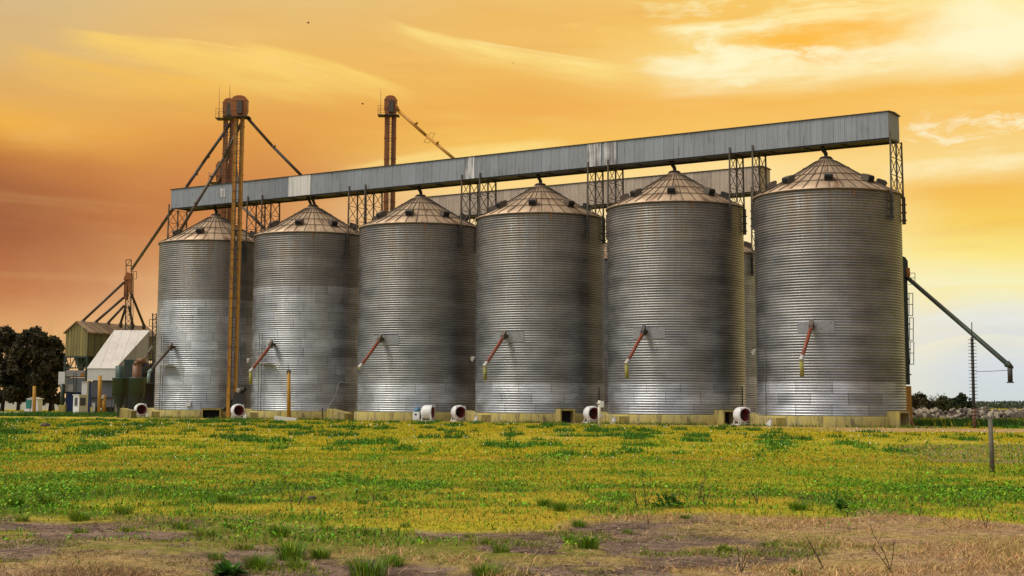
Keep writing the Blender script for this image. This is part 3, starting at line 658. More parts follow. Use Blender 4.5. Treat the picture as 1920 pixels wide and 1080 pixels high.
bl = [(-7.2, 6.4, 264, 'left of the first silo'), (6.75, 7.0, 446, 'at the foot of the yellow elevator'), (33.0, 2.9, 860, 'between the third and fourth silos'), (46.3, 3., 1109, 'behind the pale wooden post'), (59.9, 3., 1391, 'between the two nearest silos'), (27.6, 7.1, 803, 'seen from the side, before the third silo')]
for i, (t, off, px, lab) in enumerate(bl):
    b_ = b0 if i == 0 else copy_tree(b0); p = row(t, off); p[0] = gx(px, p[1]); b_.location = tuple(p); b_.rotation_euler = (0, 0, R_(28) if i < 5 else R_(75))
    tag(b_, 'white blower with dark red inlet '+lab if i < 5 else 'white blower '+lab, 'blower', 'aeration blowers along the silos')
    if i == 5:                                                   # the side-on blower carries a drive box with a blue motor on it
        k = MB(); k.box((0, 1.0, .42), (.7, .6, .76)); bo = k.build('drive_box', 'fan_white', b_, bevel=.03); k = MB(); k.lathe([(0, -.28), (.2, -.27), (.2, .25), (0, .27)], (0, 1.0, .98), 14, (1, 0, 0)); k.build('drive_motor', 'motor_blue', bo)
        k = MB(); k.prism([(-.37, .95, .5), (-.37, 1.1, .5), (-.37, 1.1, .65), (-.37, .95, .65)], (.02, 0, 0)); k.build('vent_hole', 'hole_black', bo)
    if i < 5:                                                    # concrete transition from blower to the silo plinth on its right
        w = empty('concrete_transition', p, 'stained sloping concrete block next to the blower '+lab.replace('at the foot', 'by the foot'), 'concrete block', 'concrete transition blocks')
        tgt = pol(max(0, i if i != 4 else 5), 62, 5.8, 0) if False else row([0, 13.23, 39.69, 52.92, 66.15][i], 0)+np.array([-4.6, -3.9, 0])
        a = p+np.array([.75, .75, 0]); d = tgt-a; L = np.linalg.norm(d); d /= L; sd = np.array([d[1], -d[0], 0])
        k = MB(); hw = .45
        k.prism([a+sd*hw, a+sd*hw+np.array([0, 0, .95]), a+sd*hw+d*L*.6+np.array([0, 0, .62]), a+sd*hw+d*(L+.2)+np.array([0, 0, .62]), a+sd*hw+d*(L+.2)], -sd*2*hw); k.build('block', 'concrete', w, bevel=.02)
        k = MB(); q = tgt+sd*(hw+.3)-d*.9; k.prism([q, q+d*1.1, q+d*1.1+np.array([0, 0, .55]), q+np.array([0, 0, .08])], sd*.12); k.build('kerb', 'white_paint', w)
w = empty('concrete_block', row(19.6, 4.), 'stained concrete end block in the gap left of the third silo', 'concrete block'); k = MB(); q = row(19.3, 4.4); k.prism([q, q+D*1.9-NN*.2, q+D*1.9-NN*.2+np.array([0, 0, .6]), q+np.array([0, 0, 1.0])], NN*-1.2); k.build('block', 'concrete', w)
k = MB(); k.box(row(19.2, 4.9, .55), (.1, .1, 1.1)); k.build('post', 'dark_steel', w)
w = empty('concrete_block', at(245, 785, 139), 'yellowish concrete block on the grass left of the leftmost blower', 'concrete block'); q = at(224, 786, 140); q[2] = 0; k = MB(); k.prism([q, q+np.array([1.15, -.3, 0]), q+np.array([1.15, -.3, .7]), q+np.array([0, 0, .95])], (.2, 1.4, 0)); k.build('block', 'concrete', w)
k = MB(); k.bar(q+np.array([-.1, -.2, -.05]), q+np.array([-.1, -.2, 1.15]), .09); k.build('post', 'dark_steel', w)
# narrow apron of pale concrete along the plinths
ap = MB(); n = 60
pts = [(row(t, 5.6, .02), row(t, 6.35+.1*sin(t*1.7), .02)) for t in np.linspace(-5, 71.5, n)]
ap.addm([q for p in pts for q in p], [(2*k, 2*k+2, 2*k+3, 2*k+1) for k in range(n-1)]); tag(ap.build('apron', 'concrete'), kind='structure')

# ------------------------------------------------------------------ conveyor galleries
def gallery(t0, t1, off0, z0, z1, towers, sheet, lab, tower_base, front):
    c = row((t0+t1)/2, off0); root = empty('conveyor_gallery', (0, 0, 0), lab, 'conveyor gallery'); root.location = tuple(row(t0, off0)); root.rotation_euler = (0, 0, ROT); L = t1-t0; hw = 1.2
    # local: x along the row from t0, -y towards the field
    mb = MB(); n = int(L/.23); xs = np.linspace(0, L, n+1)          # trapezoid ribs as real relief
    for sg in (-1, 1):
        y = [sg*(hw+(.02 if k % 2 else 0)) for k in range(n+1)]
        mb.addm([p for k in range(n+1) for p in ((xs[k], y[k], z0), (xs[k], y[k], z1))], [(2*k, 2*k+2, 2*k+3, 2*k+1) for k in range(n)])
    mb.build('side_wall', sheet, root)
    for x in (0.0, L): mb = MB(); mb.box((x+(.02 if x else -.02), 0, (z0+z1)/2), (.04, 2*hw, z1-z0)); mb.build('end_wall', sheet, root)
    mb = MB(); mb.box((L/2, 0, z0+.02), (L-.1, 2*hw-.1, .04))
    for sg in (-1, 1): mb.box((L/2, sg*(hw-.12), z0-.05), (L, .12, .14))
    for k in range(int(L/3)): mb.box((1+3*k, 0, z0-.05), (.1, 2*hw-.4, .1))
    mb.build('floor', 'dark_steel', root)
    mb = MB(); mb.prism([(-.15, -hw-.1, z1+.02), (-.15, 0, z1+.12), (-.15, hw+.1, z1+.02), (-.15, hw+.1, z1-.04), (-.15, -hw-.1, z1-.04)], (L+.3, 0, 0)); mb.build('roof', 'dark_steel', root)
    for k, tt in enumerate(towers):
        x = tt-t0; tw = MB(); zb = tower_base; cb = zb+2.2
        ys = (-1.25, 0., 1.25) if True else ()
        for y in ys:
            top = z0+.45 if y < 0 else z0-.02
            yt = y*1.0 if y >= 0 else -(hw+.07); xx = 0 if abs(y) > .1 else .28*(1 if (k % 2) else -1)*0
            tw.bar((x, y*1.12, zb if abs(y) > .1 else cb+.3), (x, yt, top), .11, .11)
        zs = np.linspace(cb, z0-.15, 4)
        for j, zz in enumerate(zs):
            f = 1.12+(1-1.12)*(zz-zb)/(z0-zb)
            tw.bar((x, -1.25*f, zz), (x, 1.25*f, zz), .05)
            if j < 3:
                z2 = zs[j+1]
                for y0, y1 in ((-1.25, 0), (0, 1.25)):
                    tw.bar((x, y0*f, zz), (x, y1*f, z2), .045); tw.bar((x, y1*f, zz), (x, y0*f, z2), .045)
        to = tw.build('support_tower', 'frame_steel', root)
        for y in (-1.25, 1.25):
            bp = MB(); bp.box((x, y*1.12, zb+1.05), (.26, .1, 2.1))
            for zz in (zb+.3, zb+.9, zb+1.5): bp.box((x+.0, y*1.12, zz), (.4, .16, .08))
            bp.build('mounting_rail', 'dark_steel', to)
    return root, L, hw
twr = [i*SP+s*5.62 for i in range(6) for s in (-1, 1)]
GZ0, GZ1 = 21.66, 23.68
gal, GL, hw = gallery(-5.4, 71.6, 0, GZ0, GZ1, twr, 'gallery_sheet', 'long grey sheet-metal conveyor gallery running over the tops of the front silos', 15.3, True)
def tof(px, off=1.2):
    d = ray(px, 330); k = ((O+NN*off-CAM)@NN)/(d@NN); return float((CAM+d*k-O)@D)
def panel(px0, px1, m, name, z0=GZ0, z1=GZ1-.02):
    a, b_ = tof(px0)+5.4, tof(px1)+5.4; mb = MB(); mb.box(((a+b_)/2, -hw-.035, (z0+z1)/2), (b_-a, .03, z1-z0)); o = mb.build(name, m, gal); return o
panel(542, 583, 'gallery_white', 'replacement_panel')['label'] = 'clean white replacement panel'
for a, b_ in ((872, 890), (1101, 1128), (1133, 1158)): panel(a, b_, 'gallery_peel', 'weathered_panel')['label'] = 'dark panel with peeling white paint'
panel(412, 424, 'gallery_peel', 'weathered_panel', GZ0+.6, GZ1-.5)
for i in range(6):
    x = i*SP+5.4; mb = MB()
    if i == 1: mb.path([(x-.1, 0, GZ0), (x-.05, 0, ZA+.5), (x+.2, 0, ZA)], .14, 8); mb.path([(x-.75, 0, GZ0), (x-.5, 0, ZA+.45), (x-.25, 0, ZA)], .14, 8)
    else: mb.path([(x-.25, 0, GZ0), (x-.2, 0, ZA+.55), (x+.02, 0, ZA+.25), (x, 0, ZA-.05)], .16, 8)
    mb.build('drop_spout', 'dark_steel', gal)
gal2, _, _ = gallery(13.6, 52.6, -19, 21.4, 23.75, [46.2+5.62, 46.2-5.62, 33+5.62, 33-5.62], 'gallery_tan', 'brownish conveyor gallery of the back row, seen over the roofs of the middle silos', 13.5, False)
for x in (46.2-13.6, 33-13.6):
    mb = MB(); mb.path([(x, 0, 21.4), (x+.2, 0, 20.2), (x, 0, 18.8)], .16, 8); mb.build('drop_spout', 'dark_steel', gal2)

# ------------------------------------------------------------------ bucket elevators
def elevator(px, Y, ztop, zhead, wtr, gap, head_w, mleg, mhead, lab, ladder=True, zbot=0., mlow=None, face=0.):
    x = gx(px, Y); p = np.array([x, Y, 0.]); root = empty('bucket_elevator', p, lab, 'bucket elevator'); e = (wtr+gap)/2
    ca, sa = cos(face), sin(face)
    def L(a, b, z): return (x+a*ca-b*sa, Y+a*sa+b*ca, z)
    for sg in (-1, 1):
        mb = MB(); mb.bar(L(sg*e, 0, zbot), L(sg*e, 0, zhead), wtr, .42, (0, 1, 0)); mb.v = mb.v
        for zz in np.arange(zbot+2.2, zhead, 2.4): mb.box(L(sg*e, 0, zz), (wtr+.09, .5, .09), face)
        if mlow and sg: pass
        mb.build('trunk', mleg, root)
    if ladder:
        lm = MB(); y = -.36
        for sg in (-.16, .16): lm.bar(L(e*.2+sg, y, zbot+.6), L(e*.2+sg, y, zhead), .05)
        for zz in np.arange(zbot+.8, zhead, .32): lm.bar(L(e*.2-.16, y, zz), L(e*.2+.16, y, zz), .03)
        lo = lm.build('ladder', 'dark_steel', root)
        cg = MB()
        for zz in np.arange(zbot+3, zhead, .95): cg.path([L(e*.2+.38*sin(a), y-.02-.36*(1+cos(a))*.9, zz) for a in np.linspace(-2.6, 2.6, 7)], .02, 4)
        for a in (-1.4, 0, 1.4): cg.bar(L(e*.2+.38*sin(a), y-.02-.36*(1+cos(a))*.9, zbot+3), L(e*.2+.38*sin(a), y-.02-.36*(1+cos(a))*.9, zhead-.4), .03)
        cg.build('ladder_cage', 'dark_steel', lo)
    hm = MB(); w = head_w/2; h = ztop-zhead
    prof = [(-w*.86, 0), (-w, h*.3), (-w, h*.78), (-w*.72, h*.94), (-w*.3, h), (w*.3, h), (w*.72, h*.94), (w, h*.78), (w, h*.25), (w*.8, 0)]
    hm.prism([L(a, -.42, zhead+b) for a, b in prof], (np.array(L(0, .84, 0))-np.array(L(0, 0, 0))))
    for b in (.3, .78): hm.box(L(0, 0, zhead+h*b), (head_w+.06, .92, .07), face)
    ho = hm.build('head', mhead, root, bevel=.03)
    mt = MB(); mt.box(L(.1, -.55, zhead+h*.42), (.55, .28, h*.62), face); mt.build('drive_cover', 'frame_steel', ho, bevel=.02)
    pm = MB(); pm.box(L(-.2, -.1, zhead-.1), (head_w+1.0, 1.5, .07), face)
    for a in (-1, 1):
        for q in (-w-.65,): pm.bar(L(q, -.1+.7*a, zhead-.1), L(q, -.1+.7*a, zhead+1.), .03)
        for zz in (.5, 1.): pm.bar(L(-w-.65, -.1+.7*a, zhead-.1+zz), L(-w*.7, -.1+.7*a, zhead-.1+zz), .025)
    pm.build('head_platform', 'dark_steel', root)
    return root, p
def spout(root, pts, r, m='spout_brown', collar=True):
    mb = MB(); mb.path(pts, r, 10)
    if collar:
        a, b_ = np.array(pts[0]), np.array(pts[-1]); n = max(2, int(np.linalg.norm(b_-a)/3))
        for k in range(1, n):
            q = a+(b_-a)*k/n; d = (b_-a)/np.linalg.norm(b_-a); mb.tube(q-d*.05, q+d*.05, r+.04, r+.04, 10)
    return mb.build('spout_pipe', m, root)
def mast(root, px, y0, y1, Y):
    mb = MB(); mb.tube(at(px, y1, Y), at(px, y0, Y), .035, .015, 5); mb.build('lightning_rod', 'dark_steel', root)
YA = 141.6
def zof(px, py, Y): return float(at(px, py, Y)[2])
eA, pA = elevator(434.5, YA, zof(447, 180, YA), zof(447, 219, YA), .36, .26, 1.62, 'mustard', 'rust_orange', 'tall yellow bucket elevator with ladder standing between the two leftmost silos')
eA.location = eA.location
spout(eA, [at(452, 232, YA), at(420, 296, YA), at(338, 432, YA-2.)], .15)
spout(eA, [at(463, 220, YA), at(510, 273, YA+.5), at(566, 330, YA+.0)], .15, 'spout_brown')
bt = MB(); bt.prism([at(432, 765, YA-.5), at(458, 765, YA-.5), at(458, 740, YA-.5), at(440, 735, YA-.5)], (0, .9, 0)); bt.build('boot', 'dark_steel', eA)
ch = MB(); ch.bar(at(418, 770, YA-.2), at(460, 728, YA+1.2), .35, .35); ch.build('feed_conveyor', 'dark_steel', eA)
YB = 157.5
eB, pB = elevator(415, YB, zof(430, 185, YB), zof(430, 222, YB), .46, .26, 1.35, 'rust_orange', 'rust_orange', 'rust orange bucket elevator just behind the tall yellow elevator, with thin lightning rods')
mast(eB, 411, 162, 222, YB-.8); mast(eB, 431, 158, 186, YB)
spout(eB, [at(436, 226, YB), at(380, 306, YB-.5), at(350, 350, YB-1.5), at(324, 392, YB-2.5), at(247, 505, 178)], .17)
spout(eB, [at(440, 300, YB), at(452, 385, YB-3), at(495, 428, YB-5)], .16)
YC = 161.
eC, pC = elevator(406, YC, zof(417, 302, YC), zof(417, 342, YC), .42, .3, 1.5, 'rust_orange', 'rust_orange', 'short rust orange elevator head poking above the gallery left of the tall elevators', ladder=False)
spout(eC, [at(438, 230, YB+1), at(428, 290, YB+1.6), at(412, 345, YC-.2)], .2, 'frame_steel')
YD = 160.6
eD, pD = elevator(724.5, YD, zof(733, 180, YD), zof(733, 216, YD), .52, .24, 1.4, 'rust_orange', 'rust_orange', 'rust orange bucket elevator rising alone behind the third silo')
mast(eD, 714, 168, 218, YD-.8)
spout(eD, [at(742, 196, YD-.3), at(748, 209, YD-.3), at(800, 255, YD-2), at(860, 305, YD-4)], .17, 'mustard')
br = MB(); a = at(803, 258, YD-2); q4 = [a+np.array([dx, 0, dz]) for dx, dz in ((-.5, -.5), (.25, .55), (.75, .45), (.1, -.6))]
for k in range(4): br.bar(q4[k], q4[(k+1) % 4], .035)
br.build('spout_brace', 'dark_steel', eD)

# right-hand elevator and truck loading spout
YE = 116.
eE = empty('bucket_elevator', (gx(1700, YE), YE, 0), 'dark green bucket elevator right of the nearest silo, with a long loading spout', 'bucket elevator'); xE = gx(1697, YE)
tk = MB(); zt = zof(1700, 500, YE); tk.box((gx(1694.5, YE), YE, zt/2+1.6), (.32, .5, zt-3.2)); tk.box((gx(1702, YE), YE, zt/2+1.6), (.34, .5, zt-3.2))
for zz in np.arange(2, zt, 2.): tk.box((gx(1699, YE), YE, zz), (.82, .58, .09))
tk.build('trunk', 'green_steel', eE)
k = MB(); k.box((gx(1700.5, YE), YE, 1.55), (.62, .6, 3.1)); k.box((gx(1703, YE), YE, .9), (.5, .7, 1.1)); k.build('boot', 'mustard', eE, bevel=.03)
hd = MB(); zz0, zz1 = zof(1700, 502, YE), zof(1700, 481, YE); xa, xb = gx(1691, YE), gx(1707, YE)
hd.prism([(xa, YE-.4, zz0-.6), (xb, YE-.4, zz0-.9), (xb, YE-.4, zz1-.4), (xb-.2, YE-.4, zz1-.08), (xb-.45, YE-.4, zz1), (xa, YE-.4, zz1)], (0, .8, 0)); hd.build('head', 'green_steel', eE, bevel=.03)
k = MB(); k.prism([at(1699, 502, YE-.5), at(1706, 502, YE-.5), at(1707, 518, YE-.5), at(1701, 520, YE-.5)], (0, .3, 0)); k.build('drive_cover', 'rust_orange', eE)
lm = MB()
for j, (y0, y1) in enumerate(((550, 592), (596, 638), (641, 683))):
    for px in (1704.5, 1711.5): lm.bar(at(px+j, y0, YE-.3), at(px+j*.8, y1, YE-.3), .05)
    for yy in (y0, (y0+y1)/2, y1): lm.bar(at(1702+j, yy, YE-.3), at(1712+j, yy, YE-.3), .05)
for yy in (512, 521, 533): lm.bar(at(1703, yy, YE-.3), at(1715.5, yy, YE-.3), .04)
lm.bar(at(1715.5, 512, YE-.3), at(1715.5, 533, YE-.3), .04)
lm.build('ladder_cage', 'dark_steel', eE)
sp0, sp1 = at(1703, 522, YE-.4), at(1895, 688, 100.)
sp_ = MB(); sp_.tube(sp0, sp1, .17, .17, 12); sp_.tube(sp1-(sp1-sp0)/np.linalg.norm(sp1-sp0)*.5, sp1+np.array([.1, 0, -.06]), .25, .12, 12); so = sp_.build('loading_spout', 'green_steel', eE)
k = MB(); q = at(1893.5, 690, 100.); k.tube(q, q+np.array([0, 0, -.95]), .17, .17, 12); k.tube(q+np.array([0, 0, -.95]), q+np.array([0, 0, -1.02]), .25, .25, 12); k.build('drop_sleeve', 'dark_steel', so)
k = MB(); k.bar(at(1713, 800, 110), at(1703, 775, 112), .12, .12); k.build('brace', 'rust_red', eE)
# guyed support pole
p = gnd(1827, 803); sup = empty('support_pole', p, 'slim dark lattice-like pole with rungs propping the long loading spout at the right', 'pole'); k = MB()
top = at(1822.5, 632, p[1]); k.tube(p, top, .11, .10, 10); k.bar(top, at(1822, 604, p[1]), .05); so = k.build('pole', 'dark_steel', sup)
lo = MB(); lo.tube(p, p+(top-p)*.22, .125, .122, 10); lo.build('rusty_foot', 'rust_pipe', sup)
rg = MB()
for f in np.linspace(.03, .97, 26): q = p+(top-p)*f; rg.bar(q-np.array([.3, 0, 0]), q+np.array([.3, 0, 0]), .035)
for f in np.linspace(.03, .97, 26): q = p+(top-p)*f; rg.tube(q-np.array([0, 0, .03]), q+np.array([0, 0, .03]), .14, .14, 10)
rg.build('rungs', 'dark_steel', sup)
k = MB(); k.path([at(1829, 697, p[1]), at(1860, 696, p[1]-1), at(1890, 694, 100)], .018, 4); k.build('stay_wire', 'dark_steel', sup)

# ------------------------------------------------------------------ left-hand works
# green bin house on trusses
Yb = 184.
bh = empty('bin_house', (gx(180, Yb), Yb, 0), 'olive green gabled bin house raised on trusses above a grey and blue base', 'bin house')
A0, A1 = at(122, 668, Yb), at(163, 668, Yb-1.2); B1 = at(292, 668, Yb+11)            # gable corners and long side
gl = A1-A0; gl[2] = 0; wd = np.linalg.norm(gl); gd = gl/wd; Z = np.array([0, 0, 1.])
ln = B1-A1; ln[2] = 0; zl, ze_, zr = A0[2], zof(122, 624, Yb), zof(145, 604, Yb)
A0[2] = A1[2] = zl; AM = (A0+A1)/2
mb = MB(); mb.addm([A0, A1, A1+Z*(ze_-zl), AM+Z*(zr-zl), A0+Z*(ze_-zl)], [(0, 1, 2, 3, 4)]); mb.addm([p+ln for p in (A0, A1, A1+Z*(ze_-zl), AM+Z*(zr-zl), A0+Z*(ze_-zl))], [(4, 3, 2, 1, 0)])
mb.addm([A0, A0+ln, A1+ln, A1], [(0, 1, 2, 3)]); mb.build('gable_wall', 'green_sheet', bh)
mb = MB(); mb.addm([A1, A1+ln, A1+ln+Z*(ze_-zl), A1+Z*(ze_-zl)], [(0, 1, 2, 3)]); mb.addm([A0, A0+Z*(ze_-zl), A0+ln+Z*(ze_-zl), A0+ln], [(0, 1, 2, 3)]); mb.build('side_wall', 'green_sheet_side', bh)
ov = gd*.25; up = Z*.06; E0, E1, RM = A0+Z*(ze_-zl), A1+Z*(ze_-zl), AM+Z*(zr-zl); bk = -ln/np.linalg.norm(ln)*.2; lf = ln-2*bk
mb = MB(); mb.prism([E0-ov-Z*.12+bk, RM+bk+up*.3, RM+bk+up*2, E0-ov+bk+up], lf); mb.prism([RM+bk+up*.3, E1+ov-Z*.12+bk, E1+ov+bk+up, RM+bk+up*2], lf); mb.build('roof', 'rust_roof', bh)
# trusses, legs, lower storeys
zt = zof(122, 700, Yb); zm = zof(122, 690, Yb)
tr = MB()
for o_ in (np.zeros(3), ln):
    P0, P1 = A0+o_, A1+o_
    for a in (P0, P1): tr.bar(np.array([a[0], a[1], 0]), a, .22)
    tr.bar(P0-Z*.1, P1-Z*.1, .2); q0 = np.array([P0[0], P0[1], zm]); q1 = np.array([P1[0], P1[1], zm]); tr.bar(q0, q1, .16)
    n = 4
    for k in range(n):
        a, b_ = q0+(q1-q0)*k/n, q0+(q1-q0)*(k+1)/n; ta, tb = P0+(P1-P0)*k/n, P0+(P1-P0)*(k+1)/n
        tr.bar(a, tb, .09) if k % 2 else tr.bar(ta, b_, .09); tr.bar(b_, tb, .08)
for P_ in (A1,):
    for k in range(6):
        a = P_+ln*k/6; b_ = P_+ln*(k+1)/6; tr.bar(np.array([a[0], a[1], zm]), b_-Z*.1, .09); tr.bar(np.array([b_[0], b_[1], zm]), b_, .1)
    tr.bar(np.array([P_[0], P_[1], zm]), np.array([P_[0]+ln[0], P_[1]+ln[1], zm]), .14)
tr.build('truss_frame', 'green_steel', bh)
hp = MB()
for k in (0.25, .75):
    c0 = A0+gl*k+ln*.15; hp.lathe([(1.0, -.05), (.15, -2.2)], c0, 4)
hp.build('hopper', 'green_steel', bh)
def wallq(px0, px1, y0, y1, Y, m, name, th=.12, parent=None):
    a, b_ = at(px0, y1, Y), at(px1, y1, Y); z1 = at(px0, y0, Y)[2]; z0 = a[2]
    mb = MB(); mb.prism([a, (b_[0], b_[1], z0), (b_[0], b_[1], z1), (a[0], a[1], z1)], (0, th, 0)); return mb.build(name, m, parent)
wallq(123, 161, 694, 706, Yb+.5, 'pale_steel', 'upper_panel', parent=bh); wallq(122, 160, 708, 735, Yb+.4, 'gallery_sheet', 'lower_wall', parent=bh); wallq(122, 137, 720, 734, Yb+.2, 'pale_steel', 'repair_sheet', parent=bh)
wallq(122, 166, 735, 778, Yb+.6, 'blue_steel', 'blue_base', parent=bh); wallq(109, 121, 697, 721, Yb-.8, 'white_paint', 'white_cabinet', .6, bh)
k = MB(); k.box(at(155, 703, Yb-.3), (.45, .4, .5)); k.build('orange_motor', 'orange_paint', bh, bevel=.03)
lm = MB()
for px in (138, 143.5): lm.bar(at(px, 700, Yb-.4), at(px, 745, Yb-.4), .06)
for yy in np.arange(700, 745, 3.6): lm.bar(at(138, yy, Yb-.4), at(143.5, yy, Yb-.4), .05)
for yy in (706.5,): lm.bar(at(121, yy, Yb-.5), at(163, yy, Yb-.5), .12)
lm.build('ladder', 'dark_steel', bh)
k = MB(); k.tube(at(117, 765, Yb-1), at(117, 720, Yb-1), .25, .25, 10); k.build('down_pipe', 'green_steel', bh)
k = MB(); q = at(117, 777, Yb-1); q[2] = .55; k.box(q, (.8, .8, 1.1)); k.build('pipe_footing', 'concrete', bh)

# distributor tower with fanning spouts
Yd = 188.
dt = empty('distributor_tower', (gx(240, Yd), Yd, 0), 'rusty distributor tower above the bin house with spouts fanning down to its roof', 'distributor tower')
fr = MB()
for px0, px1 in ((234, 236), (247, 245)):
    for dy in (0, 1.):
        fr.bar(at(px0, 760, Yd+dy), at(px1, 520, Yd+dy), .12)
for k in range(9):
    y0, y1 = 620-k*12, 608-k*12
    fr.bar(at(235.5, y0, Yd), at(246, y1, Yd), .06); fr.bar(at(246, y0, Yd), at(235.5, y1, Yd), .06); fr.bar(at(235, y0, Yd), at(246, y0, Yd), .06)
for px in (237, 247): fr.bar(at(px, 520, Yd), at(px-1, 487, Yd), .09)
for yy in (487, 498): fr.bar(at(237, yy, Yd), at(246, yy, Yd), .09)
fr.bar(at(237, 498, Yd), at(246, 487, Yd), .06)
for yy in (509, 523): fr.bar(at(244, yy, Yd-.5), at(256, yy, Yd-.5), .06)
for px in (250, 256): fr.bar(at(px, 509, Yd-.5), at(px, 523, Yd-.5), .06)
fr.build('frame', 'dark_steel', dt)
hb = MB(); hb.prism([at(231, 524, Yd-.4), at(246, 524, Yd-.4), at(245, 512, Yd-.4), at(237, 510, Yd-.4)], (0, 1.2, 0)); hb.prism([at(231.5, 560, Yd-.2), at(237, 562, Yd-.2), at(240, 524, Yd-.2), at(233, 524, Yd-.2)], (0, .9, 0)); hb.prism([at(240, 545, Yd-.3), at(246, 550, Yd-.3), at(246, 524, Yd-.3), at(240, 524, Yd-.3)], (0, .9, 0)); hb.build('distributor_head', 'rust_orange', dt)
lm = MB()
for px in (246.5, 250.5): lm.bar(at(px, 525, Yd-.6), at(px-1, 600, Yd-.6), .05)
for yy in range(527, 600, 4): lm.bar(at(246, yy, Yd-.6), at(250.5, yy, Yd-.6), .04)
lm.build('ladder', 'dark_steel', dt)
for a, b_, Yt in (((233, 529), (155, 602), Yb+1.5), ((232, 558), (179, 604), Yb+3), ((233, 573), (202, 606), Yb+4.5), ((236, 575), (226, 607), Yb+6), ((242, 575), (249, 609), Yb+8), ((243, 543), (270, 610), Yb+9)):
    q0, q1 = at(*a, Yd-.2), at(*b_, Yt); mb = MB(); mb.tube(q0, q1, .17, .17, 8); d = (q1-q0)/np.linalg.norm(q1-q0); mb.tube(q1-d*.1, q1+np.array([0, 0, -.5]), .3, .2, 8); mb.build('spout_pipe', 'spout_brown', dt)

# sloping intake shed
Ys = 178.
sh = empty('intake_shed', (gx(220, Ys), Ys, 0), 'open grey shed with one long steep pale roof, left of the first silo', 'shed')
f0, f1 = at(163, 690, Ys), at(217, 690, Ys); t0_, t1_ = at(214, 619, Ys+5.5), at(281, 618, Ys+5.5)
f1[2] = f0[2]; t1_[2] = t0_[2]; t1_[0] = f1[0]+ (t1_[0]-f1[0]); W_ = gx(222, Ys)-f0[0]
mb = MB(); mb.addm([f0, f1, t1_, t0_, f0-Z*.12, f1-Z*.12, t1_-Z*.12, t0_-Z*.12], [(0, 1, 2, 3), (7, 6, 5, 4), (0, 4, 5, 1), (1, 5, 6, 2), (2, 6, 7, 3), (3, 7, 4, 0)]); mb.build('roof', 'shed_roof', sh)
zb_ = zof(163, 714, Ys); f1b = np.array([f1[0], f1[1], zb_]); 
wallq(163.5, 217, 691.5, 713, Ys+.05, 'white_paint', 'skirt', .1, sh)
mb = MB(); tb = np.array([t1_[0], t1_[1], 0.]); mb.addm([f1-Z*.15+np.array([0, .1, 0]), t1_-Z*.15, tb, np.array([f1[0], f1[1]+.1, 0]), ], [(0, 1, 2, 3)]); mb.build('side_wall', 'shed_wall', sh)
bw = MB(); x0_ = f0[0]+.3; bw.addm([(x0_, Ys+1.6, 0), (t1_[0], Ys+5.4, 0), (t1_[0], Ys+5.4, t1_[2]-.3), (t0_[0]+.2, Ys+5.4, t1_[2]-.3), (x0_, Ys+1.6, zb_)], [(0, 1, 2, 3, 4)]); bw.build('back_wall', 'shed_back', sh)
wallq(167, 222, 715, 745, Ys+1.2, 'shed_back', 'inner_wall', .1, sh); wallq(167, 222, 747, 763, Ys+1.0, 'shed_back', 'inner_wall', .1, sh)
ps = MB()
for px in (166, 168.5): ps.bar(at(px, 714, Ys+.2), np.array([gx(px, Ys+.2), Ys+.2, 0]), .2)
ps.build('post', 'blue_steel', sh)
k = MB(); k.bar(at(166, 746, Ys+.9), at(222, 746, Ys+.9), .14); k.build('beam', 'dark_steel', sh)
wk = MB(); wk.box((gx(173, Ys), Ys+.6, .7), (.35, .1, 1.4)); wk.build('pale_board', 'white_paint', sh)

# cyclones
def cyclone(px, Y, top, lab, pipe):
    x = gx(px, Y); root = empty('cyclone_separator', (x, Y, 0), lab, 'cyclone', 'green cyclone dust separators'); zt, zb2, zc = zof(px, 708, Y), zof(px, 739, Y), zof(px, 768, Y); r = .88
    mb = MB(); mb.lathe([(0, zt+.02), (r, zt), (r+.03, zt-.1), (r, zt-.12), (r, zb2), (r*.97, zb2)], (x, Y, 0), 24); mb.build('drum', 'cyclone_green', root)
    mb = MB(); mb.lathe([(r*.96, zb2+.01), (.22, zc), (.2, zc-.2)], (x, Y, 0), 24); mb.build('cone', 'green_steel', root)
    mb = MB(); mb.lathe([(.48, zt-.02), (.48, zof(px, top, Y)), (0, zof(px, top, Y)+.01)], (x-.1, Y, 0), 18)
    if pipe: mb.path([(x-.2, Y-.2, zof(px, top+1, Y)), (x-.05, Y-.2, zof(px, top-2, Y)+.25), (x+.9, Y-.2, zof(px, top-5, Y)+.25)], .3, 12)
    mb.build('outlet_duct', 'rust_pipe' if pipe else 'cyclone_green', root)
    for dx, dy in ((-.75, -.4), (.75, -.4), (.7, .5), (-.7, .5)): k = MB(); k.bar((x+dx, Y+dy, 0), (x+dx, Y+dy, zb2), .07); k.build('leg', 'dark_steel', root)
    return root
cyclone(224, 163, 686, 'left dark green cyclone separator with a straight upright outlet duct, before the sloping shed', False)
cyclone(256, 162, 684, 'right dark green cyclone separator with a rusty bent outlet pipe, next to the first silo', True)
